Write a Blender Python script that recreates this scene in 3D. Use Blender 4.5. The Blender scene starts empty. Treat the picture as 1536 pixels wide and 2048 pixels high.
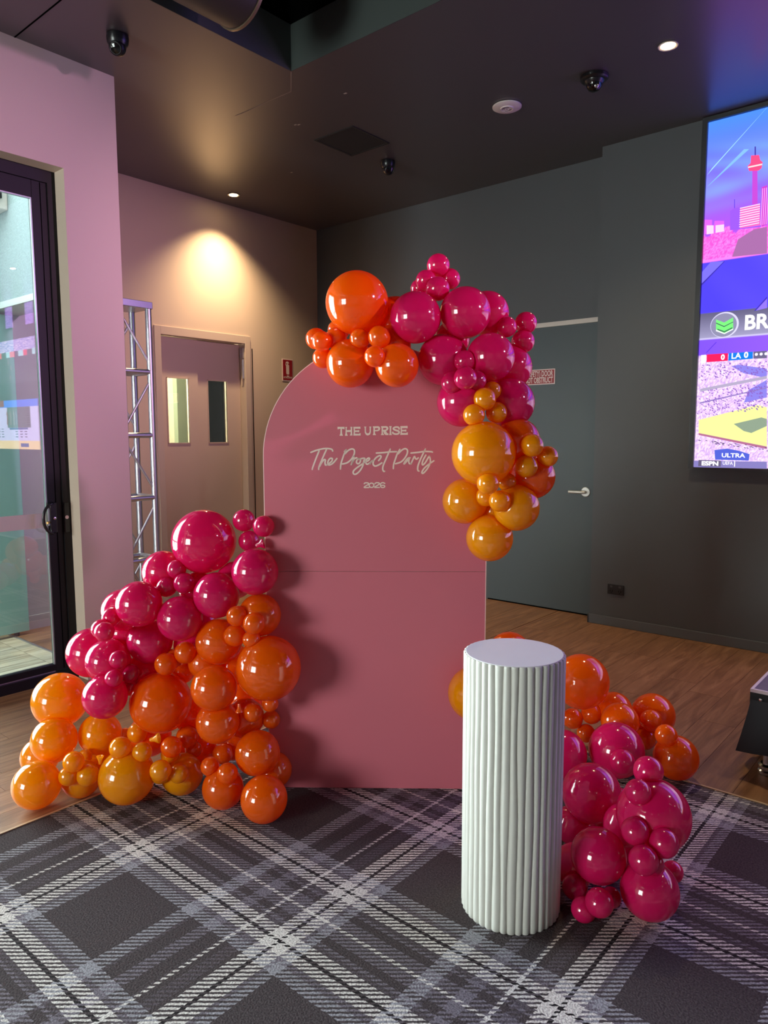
import bpy, bmesh, math, random
import numpy as np
from mathutils import Vector, Matrix
from mathutils.geometry import tessellate_polygon

scene = bpy.context.scene
COL = scene.collection
random.seed(7)

# ---------------------------------------------------------------- camera
cam_d = bpy.data.cameras.new('camera')
cam = bpy.data.objects.new('camera', cam_d)
COL.objects.link(cam)
cam_d.sensor_fit = 'HORIZONTAL'
cam_d.sensor_width = 36.0
cam_d.lens = 36.0 * 1459.24 / 1536.0
cam_d.clip_start = 0.02
cam_d.clip_end = 200
yaw, pit, rol = -0.704539226, 0.107380096, -0.0027577
fw = Vector((math.sin(yaw) * math.cos(pit), math.cos(yaw) * math.cos(pit), -math.sin(pit)))
rt = Vector((math.cos(yaw), -math.sin(yaw), 0))
up = rt.cross(fw)
r2 = rt * math.cos(rol) + up * math.sin(rol)
u2 = -rt * math.sin(rol) + up * math.cos(rol)
M = Matrix(((r2.x, u2.x, -fw.x, 0), (r2.y, u2.y, -fw.y, 0), (r2.z, u2.z, -fw.z, 1.55), (0, 0, 0, 1)))
cam.matrix_world = M
scene.camera = cam

# ---------------------------------------------------------------- world, exposure, lights
scene.view_settings.view_transform = 'Standard'
scene.view_settings.look = 'None'
scene.view_settings.exposure = 0.9
scene.view_settings.gamma = 1.0
scene.view_settings.use_curve_mapping = False
scene.cycles.use_denoising = True
scene.cycles.max_bounces = 8
scene.cycles.diffuse_bounces = 4
scene.cycles.glossy_bounces = 4
scene.cycles.transmission_bounces = 4
scene.cycles.transparent_max_bounces = 8
scene.cycles.sample_clamp_indirect = 6.0
scene.cycles.caustics_reflective = False
scene.cycles.caustics_refractive = False


def lin(c):
    return tuple((v / 12.92 if v <= 0.04045 else ((v + 0.055) / 1.055) ** 2.4) for v in (x / 255.0 for x in c))


world = bpy.data.worlds.new('overcast_sky')
scene.world = world
world.use_nodes = True
bgn = world.node_tree.nodes['Background']
bgn.inputs['Color'].default_value = (0.84, 0.95, 1.0, 1)
bgn.inputs['Strength'].default_value = 3.6


def area(name, loc, rot, sx, sy, power, color):
    d = bpy.data.lights.new(name, 'AREA')
    d.shape = 'RECTANGLE'
    d.size, d.size_y = sx, sy
    d.energy = power
    d.color = color
    o = bpy.data.objects.new(name, d)
    o.location = loc
    o.rotation_euler = rot
    COL.objects.link(o)
    return o


H = math.pi / 2
# daylight through the front window (behind the camera) and through the sliding doors
area('daylight_front', (-3.0, -5.95, 1.75), (H, 0, 0), 2.2, 2.3, 225, (1.0, 0.96, 0.92))
area('daylight_left', (-4.85, -0.42, 1.6), (H, 0, -H), 3.9, 2.7, 430, (0.90, 0.97, 1.0))


def spot(name, loc, target, power, color, angle, blend, radius):
    d = bpy.data.lights.new(name, 'SPOT')
    d.energy = power
    d.color = color
    d.spot_size = angle
    d.spot_blend = blend
    d.shadow_soft_size = radius
    o = bpy.data.objects.new(name, d)
    o.location = loc
    o.rotation_euler = (Vector(target) - Vector(loc)).to_track_quat('-Z', 'Y').to_euler()
    COL.objects.link(o)
    return o


# venue stage lamps off the frame on the right (magenta wash on the left walls)
spot('stage_wash', (2.5, 3.4, 3.35), (-4.335, 1.75, 2.30), 400, (0.95, 0.46, 0.85), 0.56, 1.0, 0.10)
spot('stage_wash_alcove', (2.5, 3.6, 3.5), (-5.85, 3.5, 2.4), 390, (0.98, 0.55, 0.75), 0.42, 1.0, 0.10)
BALLOONS = [
('P',-1.760,2.506,1.934,0.0726,'a','magenta balloon deep in the arch garland, between the four big magenta ones'),
('P',-1.641,2.533,1.744,0.0720,'a','magenta balloon deep in the arch garland, behind the small magenta quartet'),
('O',-1.943,2.358,2.007,0.0987,'a','orange balloon peeking out behind the biggest orange arch balloon and its magenta neighbour'),
('O',-1.892,2.274,1.896,0.0786,'a','orange balloon at the back of the arch garland, behind the trio of small orange ones'),
('O',-2.123,2.212,1.971,0.0445,'a','small orange balloon tucked under the left edge of the biggest orange arch balloon'),
('O',-2.088,2.161,1.931,0.0437,'a','small orange balloon between the outer left pair and the big orange arch balloon'),
('O',-1.997,2.188,2.063,0.1242,'a','biggest orange balloon at the upper left end of the arch garland'),
('O',-2.144,2.141,1.856,0.0422,'a','small orange balloon hanging lowest at the outer left end of the arch garland'),
('O',-2.195,2.154,1.938,0.0436,'a','small orange balloon that is the leftmost of the arch garland'),
('O',-2.102,2.094,1.914,0.0401,'a','small orange balloon in front of the leftmost one of the arch garland'),
('O',-1.809,2.207,1.810,0.0839,'a','medium orange balloon at the arch garland\'s lower edge, above the word UPRISE'),
('O',-2.021,2.171,1.828,0.0959,'a','medium orange balloon at the lower left edge of the arch garland, over the board\'s curve'),
('O',-1.952,2.153,1.917,0.0395,'a','small orange balloon, left of the trio in front of the orange arch balloons'),
('O',-1.838,2.111,1.838,0.0401,'a','small orange balloon, lowest of the trio in front of the orange arch balloons'),
('O',-1.871,2.176,1.919,0.0437,'a','small orange balloon, right of the trio in front of the orange arch balloons'),
('P',-1.651,2.594,2.035,0.0897,'a','magenta balloon half hidden behind the upper right of the two big magenta arch balloons'),
('P',-1.863,2.422,2.136,0.0388,'a','small magenta balloon mostly hidden at the left foot of the topmost cluster'),
('P',-1.808,2.390,2.156,0.0409,'a','small magenta balloon at the left of the topmost cluster'),
('P',-1.769,2.499,2.173,0.0416,'a','small magenta balloon at the right of the topmost cluster'),
('P',-1.790,2.447,2.221,0.0459,'a','small magenta balloon at the very top of the whole arch garland'),
('P',-1.576,2.655,1.818,0.0909,'a','magenta balloon half hidden on the right, beside the red door sign'),
('P',-1.526,2.575,1.669,0.0988,'a','big magenta balloon just below the red door sign, over the board\'s right edge'),
('P',-1.646,2.410,1.672,0.0976,'a','big magenta balloon at the inner edge of the garland, left of the yellow trio'),
('P',-1.728,2.399,1.840,0.1011,'a','big magenta balloon at the inner bend of the arch garland, right of the orange ones'),
('P',-1.559,2.479,1.844,0.0942,'a','big magenta balloon in the middle of the right bend of the arch garland'),
('P',-1.783,2.290,1.997,0.0993,'a','big magenta balloon next to the orange group at the top of the arch garland'),
('P',-1.650,2.436,2.019,0.0997,'a','big magenta balloon below the topmost cluster, reflecting the screen on its right'),
('P',-1.747,2.385,2.115,0.0471,'a','small magenta balloon at the front foot of the topmost cluster'),
('P',-1.560,2.597,1.973,0.0412,'a','small magenta balloon, left of the trio at the right shoulder of the garland'),
('P',-1.528,2.694,1.996,0.0448,'a','small magenta balloon, upper right of the trio by the pale strip above the door'),
('P',-1.531,2.679,1.921,0.0469,'a','small magenta balloon, lowest of the trio at the right shoulder of the garland'),
('P',-1.566,2.392,1.751,0.0379,'a','small magenta balloon, right and rearmost of the quartet in the right bend'),
('P',-1.611,2.377,1.825,0.0418,'a','small magenta balloon, top of the quartet in the right bend'),
('P',-1.631,2.319,1.742,0.0406,'a','small magenta balloon, left of the quartet in the right bend'),
('P',-1.562,2.310,1.755,0.0435,'a','small magenta balloon, front and centre of the quartet in the right bend'),
('Y',-1.589,2.577,1.230,0.0697,'a','amber balloon deep in the hanging tail, between its three lowest yellow ones'),
('O',-1.570,2.659,1.397,0.0744,'a','orange balloon deep in the hanging tail, behind the two yellow clusters'),
('O',-1.479,2.558,1.520,0.0883,'a','orange balloon behind the biggest yellow one, below the big magenta one by the door sign'),
('O',-1.441,2.617,1.376,0.0894,'a','orange balloon at the outer right of the hanging tail, below the yellow trio'),
('Y',-1.534,2.397,1.472,0.1226,'a','biggest yellow balloon of the garland\'s hanging tail'),
('Y',-1.547,2.472,1.713,0.0376,'a','small yellow balloon, rearmost on top of the hanging tail, against the magenta'),
('Y',-1.555,2.360,1.619,0.0416,'a','small yellow balloon, left one resting on top of the biggest yellow balloon'),
('Y',-1.520,2.465,1.629,0.0414,'a','small yellow balloon, right one resting on top of the biggest yellow balloon'),
('Y',-1.529,2.393,1.679,0.0434,'a','small yellow balloon, front one in the cluster on top of the biggest yellow balloon'),
('Y',-1.370,2.604,1.458,0.0407,'a','small yellow balloon sticking out furthest right on the hanging tail'),
('Y',-1.414,2.517,1.421,0.0442,'a','small yellow balloon, lowest of the trio on the right of the hanging tail'),
('Y',-1.384,2.504,1.502,0.0435,'a','small yellow balloon, top of the trio on the right of the hanging tail'),
('Y',-1.558,2.487,1.131,0.0939,'a','yellow balloon at the very bottom of the hanging tail'),
('Y',-1.663,2.466,1.275,0.0923,'a','yellow balloon at the lower left of the hanging tail, in front of the board'),
('Y',-1.460,2.523,1.257,0.0921,'a','yellow balloon at the lower right of the hanging tail, in front of the door'),
('Y',-1.487,2.495,1.359,0.0371,'a','small yellow balloon, rear right of the cluster under the biggest yellow balloon'),
('Y',-1.557,2.451,1.299,0.0384,'a','small yellow balloon, rear left of the cluster under the biggest yellow balloon'),
('Y',-1.474,2.337,1.362,0.0420,'a','small yellow balloon, top front of the cluster under the biggest yellow balloon'),
('Y',-1.470,2.416,1.290,0.0420,'a','small yellow balloon, lowest front of the cluster under the biggest yellow balloon'),
('P',-2.942,1.674,0.669,0.0775,'l','hot pink balloon deep in the left pile, behind the small pair'),
('P',-2.877,1.726,0.493,0.0866,'l','hot pink balloon deep in the left pile, behind the small trio at its lower edge'),
('P',-2.555,1.989,0.908,0.0828,'l','hot pink balloon deep in the left pile, under the topmost big one'),
('P',-2.685,1.883,0.863,0.0825,'l','hot pink balloon deep in the left pile, left of centre under the topmost big one'),
('P',-2.708,1.863,0.613,0.0827,'l','hot pink balloon deep in the left pile, behind the small orange quartet\'s left side'),
('O',-2.561,1.982,0.523,0.0876,'l','orange balloon deep in the left pile, between the stacked orange ones and the largest'),
('O',-2.723,1.849,0.294,0.0784,'l','orange balloon deep in the left pile, right of the large central orange one'),
('O',-2.571,1.972,0.155,0.0700,'l','orange balloon deep in the left pile, above the small trio at its lower right'),
('P',-2.642,1.866,0.727,0.0731,'l','pink balloon deep in the left pile, between the two dark pink ones'),
('O',-2.529,2.008,0.373,0.0876,'l','orange balloon deep in the left pile, left of the two small ones by the board'),
('O',-2.590,1.843,0.562,0.0721,'l','orange balloon deep in the left pile, between the orange trio and the column'),
('O',-2.422,1.920,0.332,0.0839,'l','orange balloon deep in the left pile, behind the two small ones by the board'),
('O',-2.867,1.732,0.195,0.0953,'l','orange balloon deep in the left pile, below the large orange one'),
('O',-2.700,1.867,0.126,0.0871,'l','orange balloon deep in the left pile, behind the small ones at its lower centre'),
('Y',-3.017,1.580,0.074,0.0724,'l','amber balloon deep in the left pile, between the yellow trio and the large low one'),
('P',-2.881,1.632,0.789,0.0904,'l','hot pink balloon half hidden at the left slope, behind the big one there'),
('P',-2.801,1.789,0.945,0.0928,'l','hot pink balloon at the upper left slope, in front of the metal truss'),
('P',-3.062,1.576,0.577,0.1092,'l','hot pink balloon furthest left in the left pile, in front of the sliding door jamb'),
('P',-2.837,1.632,0.458,0.0418,'l','small hot pink balloon barely showing beside the large orange one'),
('P',-2.801,1.710,0.649,0.0976,'l','dark pink balloon in the middle of the left pile, above the small pink trio'),
('P',-2.891,1.560,0.577,0.0951,'l','hot pink balloon overlapping the furthest left pink one'),
('P',-2.815,1.498,0.454,0.0921,'l','hot pink balloon lowest of the pinks, resting on the yellow ones'),
('P',-2.819,1.543,0.784,0.0385,'l','small hot pink balloon, upper one of the little row on the left slope'),
('P',-2.733,1.624,0.840,0.0958,'l','big hot pink balloon on the left slope with the small row below it'),
('P',-2.806,1.490,0.748,0.0398,'l','small hot pink balloon, rear one of the overlapping pair on the left slope'),
('P',-2.742,1.470,0.752,0.0400,'l','small hot pink balloon, front one of the overlapping pair on the left slope'),
('P',-2.351,1.934,0.978,0.0970,'l','dark pink balloon against the left edge of the pink board'),
('P',-2.659,1.905,1.080,0.1396,'l','biggest hot pink balloon on top of the left pile'),
('P',-2.505,1.851,0.871,0.0969,'l','dark pink balloon directly under the biggest hot pink one'),
('P',-2.609,1.738,0.775,0.0948,'l','dark pink balloon in the centre of the left pile, above the small orange trio'),
('P',-2.503,2.031,1.082,0.0467,'l','small dark pink balloon, lowest of the trio beside the biggest pink one'),
('P',-2.520,2.018,1.173,0.0488,'l','small pink balloon, upper left of the trio beside the biggest pink one'),
('P',-2.350,1.985,1.164,0.0448,'l','small pink balloon, right of the trio, just over the board\'s left edge'),
('P',-2.691,1.783,0.970,0.0412,'l','small pink balloon, top of the trio on the upper left slope'),
('P',-2.708,1.743,0.896,0.0430,'l','small pink balloon, left of the trio on the upper left slope'),
('P',-2.643,1.786,0.915,0.0451,'l','small pink balloon, right of the trio on the upper left slope'),
('P',-2.784,1.548,0.608,0.0384,'l','small pink balloon, top of the trio at the lower left of the pinks'),
('P',-2.755,1.509,0.544,0.0367,'l','small pink balloon, lowest of the trio at the lower left of the pinks'),
('P',-2.803,1.611,0.527,0.0403,'l','small pink balloon, right of the trio at the lower left of the pinks'),
('O',-2.343,1.948,0.793,0.0893,'l','orange balloon below the dark pink one, at the board\'s left edge'),
('O',-2.266,1.925,0.585,0.1333,'l','largest orange balloon, standing out over the pink board on the pile\'s right'),
('O',-2.498,1.852,0.671,0.0980,'l','orange balloon right of centre with four small ones on its shoulder'),
('O',-2.302,1.869,0.712,0.0373,'l','small orange balloon, rearmost of the quartet above the largest orange one'),
('O',-2.356,1.839,0.807,0.0424,'l','small orange balloon, upper left of the quartet above the largest orange one'),
('O',-2.274,1.860,0.786,0.0440,'l','small orange balloon, right of the quartet above the largest orange one'),
('O',-2.386,1.850,0.718,0.0459,'l','small orange balloon, front of the quartet above the largest orange one'),
('O',-2.423,1.778,0.358,0.0887,'l','orange balloon, lowest of the column of three right of centre'),
('O',-2.416,1.760,0.511,0.0941,'l','orange balloon, middle of the column of three right of centre'),
('O',-2.274,1.936,0.428,0.0348,'l','small orange balloon half hidden under the largest orange one'),
('O',-2.337,1.894,0.386,0.0399,'l','small orange balloon, left of the two below the largest orange one'),
('O',-2.334,1.991,0.326,0.0389,'l','small orange balloon touching the board, right of the two below the largest orange one'),
('O',-2.720,1.702,0.392,0.1316,'l','large orange balloon in the centre of the left pile, with a white streak'),
('O',-2.715,1.766,0.573,0.0425,'l','small orange balloon hidden behind the left one of the orange trio'),
('O',-2.742,1.835,0.486,0.0479,'l','small orange balloon, lowest of the trio on top of the large central orange one'),
('O',-2.673,1.703,0.573,0.0476,'l','small orange balloon, left of the trio on top of the large central orange one'),
('O',-2.620,1.766,0.619,0.0469,'l','small orange balloon, top right of the trio on top of the large central orange one'),
('Y',-3.010,1.571,0.213,0.0934,'l','amber balloon in the lower left of the pile, below the lowest pink one'),
('Y',-3.181,1.478,0.356,0.1214,'l','big yellow balloon at the left end, in front of the door threshold'),
('Y',-3.262,1.411,0.089,0.0848,'l','yellow balloon half hidden at the far left of the pile'),
('Y',-3.085,1.399,0.222,0.0972,'l','yellow balloon in the middle of the stack of yellow ones at the left end'),
('Y',-2.928,1.433,0.082,0.0802,'l','yellow balloon on the floor under the small yellow quartet'),
('Y',-2.981,1.269,0.099,0.0972,'l','yellow balloon nearest the left edge, resting on the timber floor'),
('Y',-2.949,1.466,0.163,0.0305,'l','small amber balloon, rear of the quartet at the lower left'),
('Y',-2.884,1.359,0.135,0.0398,'l','small amber balloon, lower left of the quartet at the lower left'),
('Y',-2.860,1.372,0.199,0.0427,'l','small amber balloon, top of the quartet at the lower left'),
('Y',-2.836,1.418,0.132,0.0457,'l','small amber balloon, right front of the quartet at the lower left'),
('Y',-2.730,1.535,0.117,0.1155,'l','large yellow balloon on the carpet edge at the foot of the left pile'),
('Y',-2.616,1.727,0.091,0.0886,'l','yellow balloon on the carpet, right of the large low yellow one'),
('Y',-2.956,1.661,0.196,0.0302,'l','small yellow balloon, rearmost of the quartet above the large low yellow one'),
('Y',-2.669,1.573,0.227,0.0408,'l','small yellow balloon, lower right of the quartet above the large low yellow one'),
('Y',-2.818,1.642,0.248,0.0429,'l','small yellow balloon, top of the quartet above the large low yellow one'),
('Y',-2.729,1.510,0.250,0.0455,'l','small yellow balloon, left front of the quartet above the large low yellow one'),
('Y',-2.634,1.683,0.186,0.0388,'l','small amber balloon behind the orange one at the lower centre of the left pile'),
('O',-2.634,1.801,0.170,0.0359,'l','small orange balloon, lowest right of the little group under the large central orange one'),
('O',-2.593,1.665,0.240,0.0443,'l','small orange balloon, left of the little group under the large central orange one'),
('O',-2.640,1.776,0.236,0.0483,'l','small orange balloon, top of the little group under the large central orange one'),
('Y',-2.544,1.663,0.139,0.0399,'l','small yellow balloon in front of the yellow one on the carpet'),
('Y',-2.618,1.624,0.131,0.0430,'l','small yellow balloon, rear of the overlapping pair beside the large low yellow one'),
('Y',-2.566,1.592,0.171,0.0437,'l','small yellow balloon, front of the overlapping pair beside the large low yellow one'),
('O',-2.299,1.971,0.117,0.0766,'l','orange balloon half hidden at the right foot of the pile, against the board'),
('O',-2.384,1.767,0.087,0.0855,'l','orange balloon on the carpet under the small orange trio'),
('O',-2.294,1.880,0.226,0.0929,'l','orange balloon at the lower right, above the frontmost orange one'),
('O',-2.171,1.807,0.095,0.0932,'l','frontmost orange balloon on the dark carpet at the pile\'s right foot'),
('O',-2.430,1.739,0.177,0.0389,'l','small orange balloon, left of the trio at the lower right of the left pile'),
('O',-2.536,1.883,0.150,0.0445,'l','small orange balloon, top of the trio at the lower right of the left pile'),
('O',-2.326,1.748,0.176,0.0420,'l','small orange balloon, front of the trio at the lower right of the left pile'),
('O',-1.799,3.070,0.468,0.1068,'r','orange balloon whose top just shows above the white plinth'),
('Y',-1.614,2.480,0.474,0.1122,'r','yellow balloon peeking out on the left side of the white plinth'),
('O',-1.388,3.380,0.190,0.0877,'r','red-orange balloon half hidden right of the biggest red-orange one'),
('O',-1.239,3.503,0.165,0.1046,'r','red-orange balloon at the upper right of the right pile'),
('O',-1.655,3.170,0.308,0.1203,'r','orange balloon almost hidden between the white plinth and the biggest red-orange one'),
('O',-1.459,3.157,0.379,0.1287,'r','biggest red-orange balloon, right beside the top of the white plinth'),
('O',-1.306,3.257,0.191,0.0884,'r','red-orange balloon in the middle, behind the big pink one'),
('O',-1.036,3.237,0.100,0.0982,'r','red-orange balloon furthest right, over the carpet edge'),
('O',-1.485,3.281,0.077,0.0451,'r','small red-orange balloon, lowest of the trio beside the plinth'),
('O',-1.541,3.244,0.149,0.0501,'r','small red-orange balloon touching the plinth, left of the trio'),
('O',-1.467,3.297,0.176,0.0498,'r','small red-orange balloon, upper right of the trio beside the plinth'),
('O',-1.204,3.379,0.184,0.0511,'r','small red-orange balloon, top of the trio on the right side'),
('O',-1.238,3.404,0.077,0.0529,'r','small red-orange balloon, lower left of the trio on the right side'),
('O',-1.067,3.190,0.210,0.0485,'r','small red-orange balloon, right front of the trio on the right side'),
('P',-1.145,2.456,0.077,0.0750,'r','crimson balloon deep between the plinth and the big pink ones'),
('P',-1.032,2.222,0.074,0.0723,'r','crimson balloon low between the plinth and the pink ones'),
('P',-1.070,2.624,0.094,0.0915,'r','crimson balloon deep in the right pile, behind the dull magenta one'),
('P',-0.947,2.446,0.077,0.0754,'r','crimson balloon deep in the right pile, behind the lower trio'),
('P',-0.927,2.387,0.186,0.0738,'r','crimson balloon in the middle behind the large pink ones'),
('P',-1.432,2.922,0.110,0.1084,'r','magenta balloon half hidden by the plinth, below the small red-orange ones'),
('P',-1.250,3.087,0.125,0.1228,'r','big magenta balloon at the top of the pink group of the right pile'),
('P',-0.811,2.332,0.285,0.1196,'r','largest magenta balloon, at the right side of the right pile'),
('P',-1.088,2.466,0.219,0.1077,'r','big dull magenta balloon next to the middle of the plinth'),
('P',-1.172,2.961,0.137,0.0544,'r','small magenta balloon in front of the big top magenta one'),
('P',-0.835,2.251,0.391,0.0413,'r','small magenta balloon nestled at the left rim of the largest magenta one'),
('P',-0.844,2.362,0.418,0.0492,'r','small magenta balloon at the top rim of the largest magenta one'),
('P',-0.781,2.454,0.039,0.0366,'r','small magenta balloon peeking out at the lower right of the right pile'),
('P',-0.935,2.188,0.163,0.0895,'r','big magenta balloon low beside the plinth'),
('P',-0.775,2.220,0.093,0.0913,'r','big magenta balloon resting on the carpet at the front of the right pile'),
('P',-0.763,2.202,0.197,0.0350,'r','small magenta balloon hidden behind the front one of the lower trio'),
('P',-0.819,2.195,0.287,0.0439,'r','small magenta balloon, left of the trio in front of the largest magenta one'),
('P',-0.735,2.217,0.269,0.0451,'r','small magenta balloon, right of the trio in front of the largest magenta one'),
('P',-0.771,2.145,0.232,0.0453,'r','small magenta balloon, lowest and brightest of the trio in front of the largest magenta one'),
('P',-0.888,2.188,0.035,0.0333,'r','small magenta balloon at the back of the floor cluster by the plinth'),
('P',-0.991,2.138,0.054,0.0416,'r','small magenta balloon, upper left of the floor cluster by the plinth'),
('P',-0.926,2.065,0.042,0.0397,'r','small magenta balloon, lowest on the carpet beside the plinth\'s foot'),
('P',-0.874,2.063,0.089,0.0441,'r','small magenta balloon, front right of the floor cluster by the plinth'),
]
TAILS = [(86, (-2.3816, 1.9681, 1.0795, -2.3582, 1.9895, 1.0898, 0.022)), (68, (-2.7337, 1.4205, 0.2105, -2.7359, 1.4232, 0.243, 0.014)), (120, (-2.5413, 1.5347, 0.3282, -2.5143, 1.5588, 0.3361, 0.02)), (63, (-2.2942, 1.7903, 0.4636, -2.2905, 1.7889, 0.4315, 0.015))]
LETTER_POLYS = [[[(-0.1656, 1.5775), (-0.1359, 1.5774), (-0.136, 1.5667), (-0.1423, 1.5693), (-0.1467, 1.5688), (-0.1466, 1.551), (-0.1427, 1.5406), (-0.1576, 1.5407), (-0.1533, 1.5511), (-0.1527, 1.5688), (-0.1575, 1.5694), (-0.1649, 1.5668)]], [[(-0.1333, 1.5769), (-0.1247, 1.5768), (-0.1271, 1.5699), (-0.1271, 1.5636), (-0.1104, 1.5642), (-0.1103, 1.5698), (-0.1118, 1.5774), (-0.1029, 1.5773), (-0.1044, 1.5698), (-0.1042, 1.5509), (-0.1029, 1.5415), (-0.114, 1.5415), (-0.1105, 1.5509), (-0.1104, 1.5562), (-0.127, 1.5559), (-0.1266, 1.551), (-0.1225, 1.5406), (-0.1347, 1.5406), (-0.132, 1.551), (-0.1312, 1.5699)]], [[(-0.0994, 1.5773), (-0.07, 1.5776), (-0.0695, 1.5691), (-0.0926, 1.5698), (-0.0927, 1.5626), (-0.0824, 1.5626), (-0.0748, 1.564), (-0.0749, 1.555), (-0.0825, 1.5561), (-0.0927, 1.5558), (-0.0928, 1.549), (-0.0768, 1.5484), (-0.0692, 1.5518), (-0.0693, 1.5414), (-0.0997, 1.5411), (-0.0977, 1.5585)]], [[(-0.0546, 1.5781), (-0.0447, 1.5781), (-0.047, 1.5725), (-0.0469, 1.5574), (-0.0441, 1.5517), (-0.0388, 1.5498), (-0.034, 1.5517), (-0.0315, 1.5573), (-0.0315, 1.5734), (-0.0333, 1.5781), (-0.024, 1.578), (-0.026, 1.5724), (-0.0262, 1.5554), (-0.0297, 1.5454), (-0.0388, 1.5411), (-0.0468, 1.544), (-0.0517, 1.5527), (-0.052, 1.5725)]], [[(-0.0185, 1.579), (0.0043, 1.5798), (0.0109, 1.5766), (0.013, 1.5695), (0.0103, 1.5627), (0.0023, 1.5587), (-0.0096, 1.5588), (-0.0091, 1.5507), (-0.0046, 1.5429), (-0.0186, 1.5429), (-0.0158, 1.5507), (-0.0157, 1.5714)], [(-0.0094, 1.571), (0.0014, 1.5719), (0.0054, 1.5685), (0.0014, 1.565), (-0.0094, 1.5639)]], [[(0.0157, 1.5794), (0.0384, 1.5799), (0.0451, 1.5769), (0.0471, 1.5703), (0.0441, 1.5633), (0.0369, 1.5596), (0.0418, 1.5509), (0.0475, 1.549), (0.0463, 1.5428), (0.0355, 1.5428), (0.0292, 1.5479), (0.0255, 1.5587), (0.024, 1.5587), (0.0245, 1.5506), (0.0292, 1.5428), (0.0152, 1.5429), (0.0184, 1.5506), (0.0185, 1.5713)], [(0.0244, 1.5719), (0.0356, 1.5728), (0.0395, 1.5694), (0.0356, 1.5656), (0.0244, 1.5645)]], [[(0.0494, 1.5797), (0.0608, 1.5797), (0.0585, 1.5727), (0.0585, 1.5505), (0.0617, 1.5427), (0.049, 1.5428), (0.052, 1.5505), (0.0521, 1.5727)]], [[(0.0962, 1.5796), (0.1265, 1.5804), (0.1267, 1.5701), (0.1199, 1.5714), (0.1032, 1.5711), (0.1032, 1.5645), (0.1142, 1.5643), (0.1212, 1.5663), (0.1213, 1.5569), (0.1142, 1.5582), (0.1032, 1.5579), (0.1032, 1.5515), (0.1199, 1.5514), (0.1275, 1.5544), (0.1275, 1.5437), (0.0962, 1.5434), (0.0983, 1.5598)]]]
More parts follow.
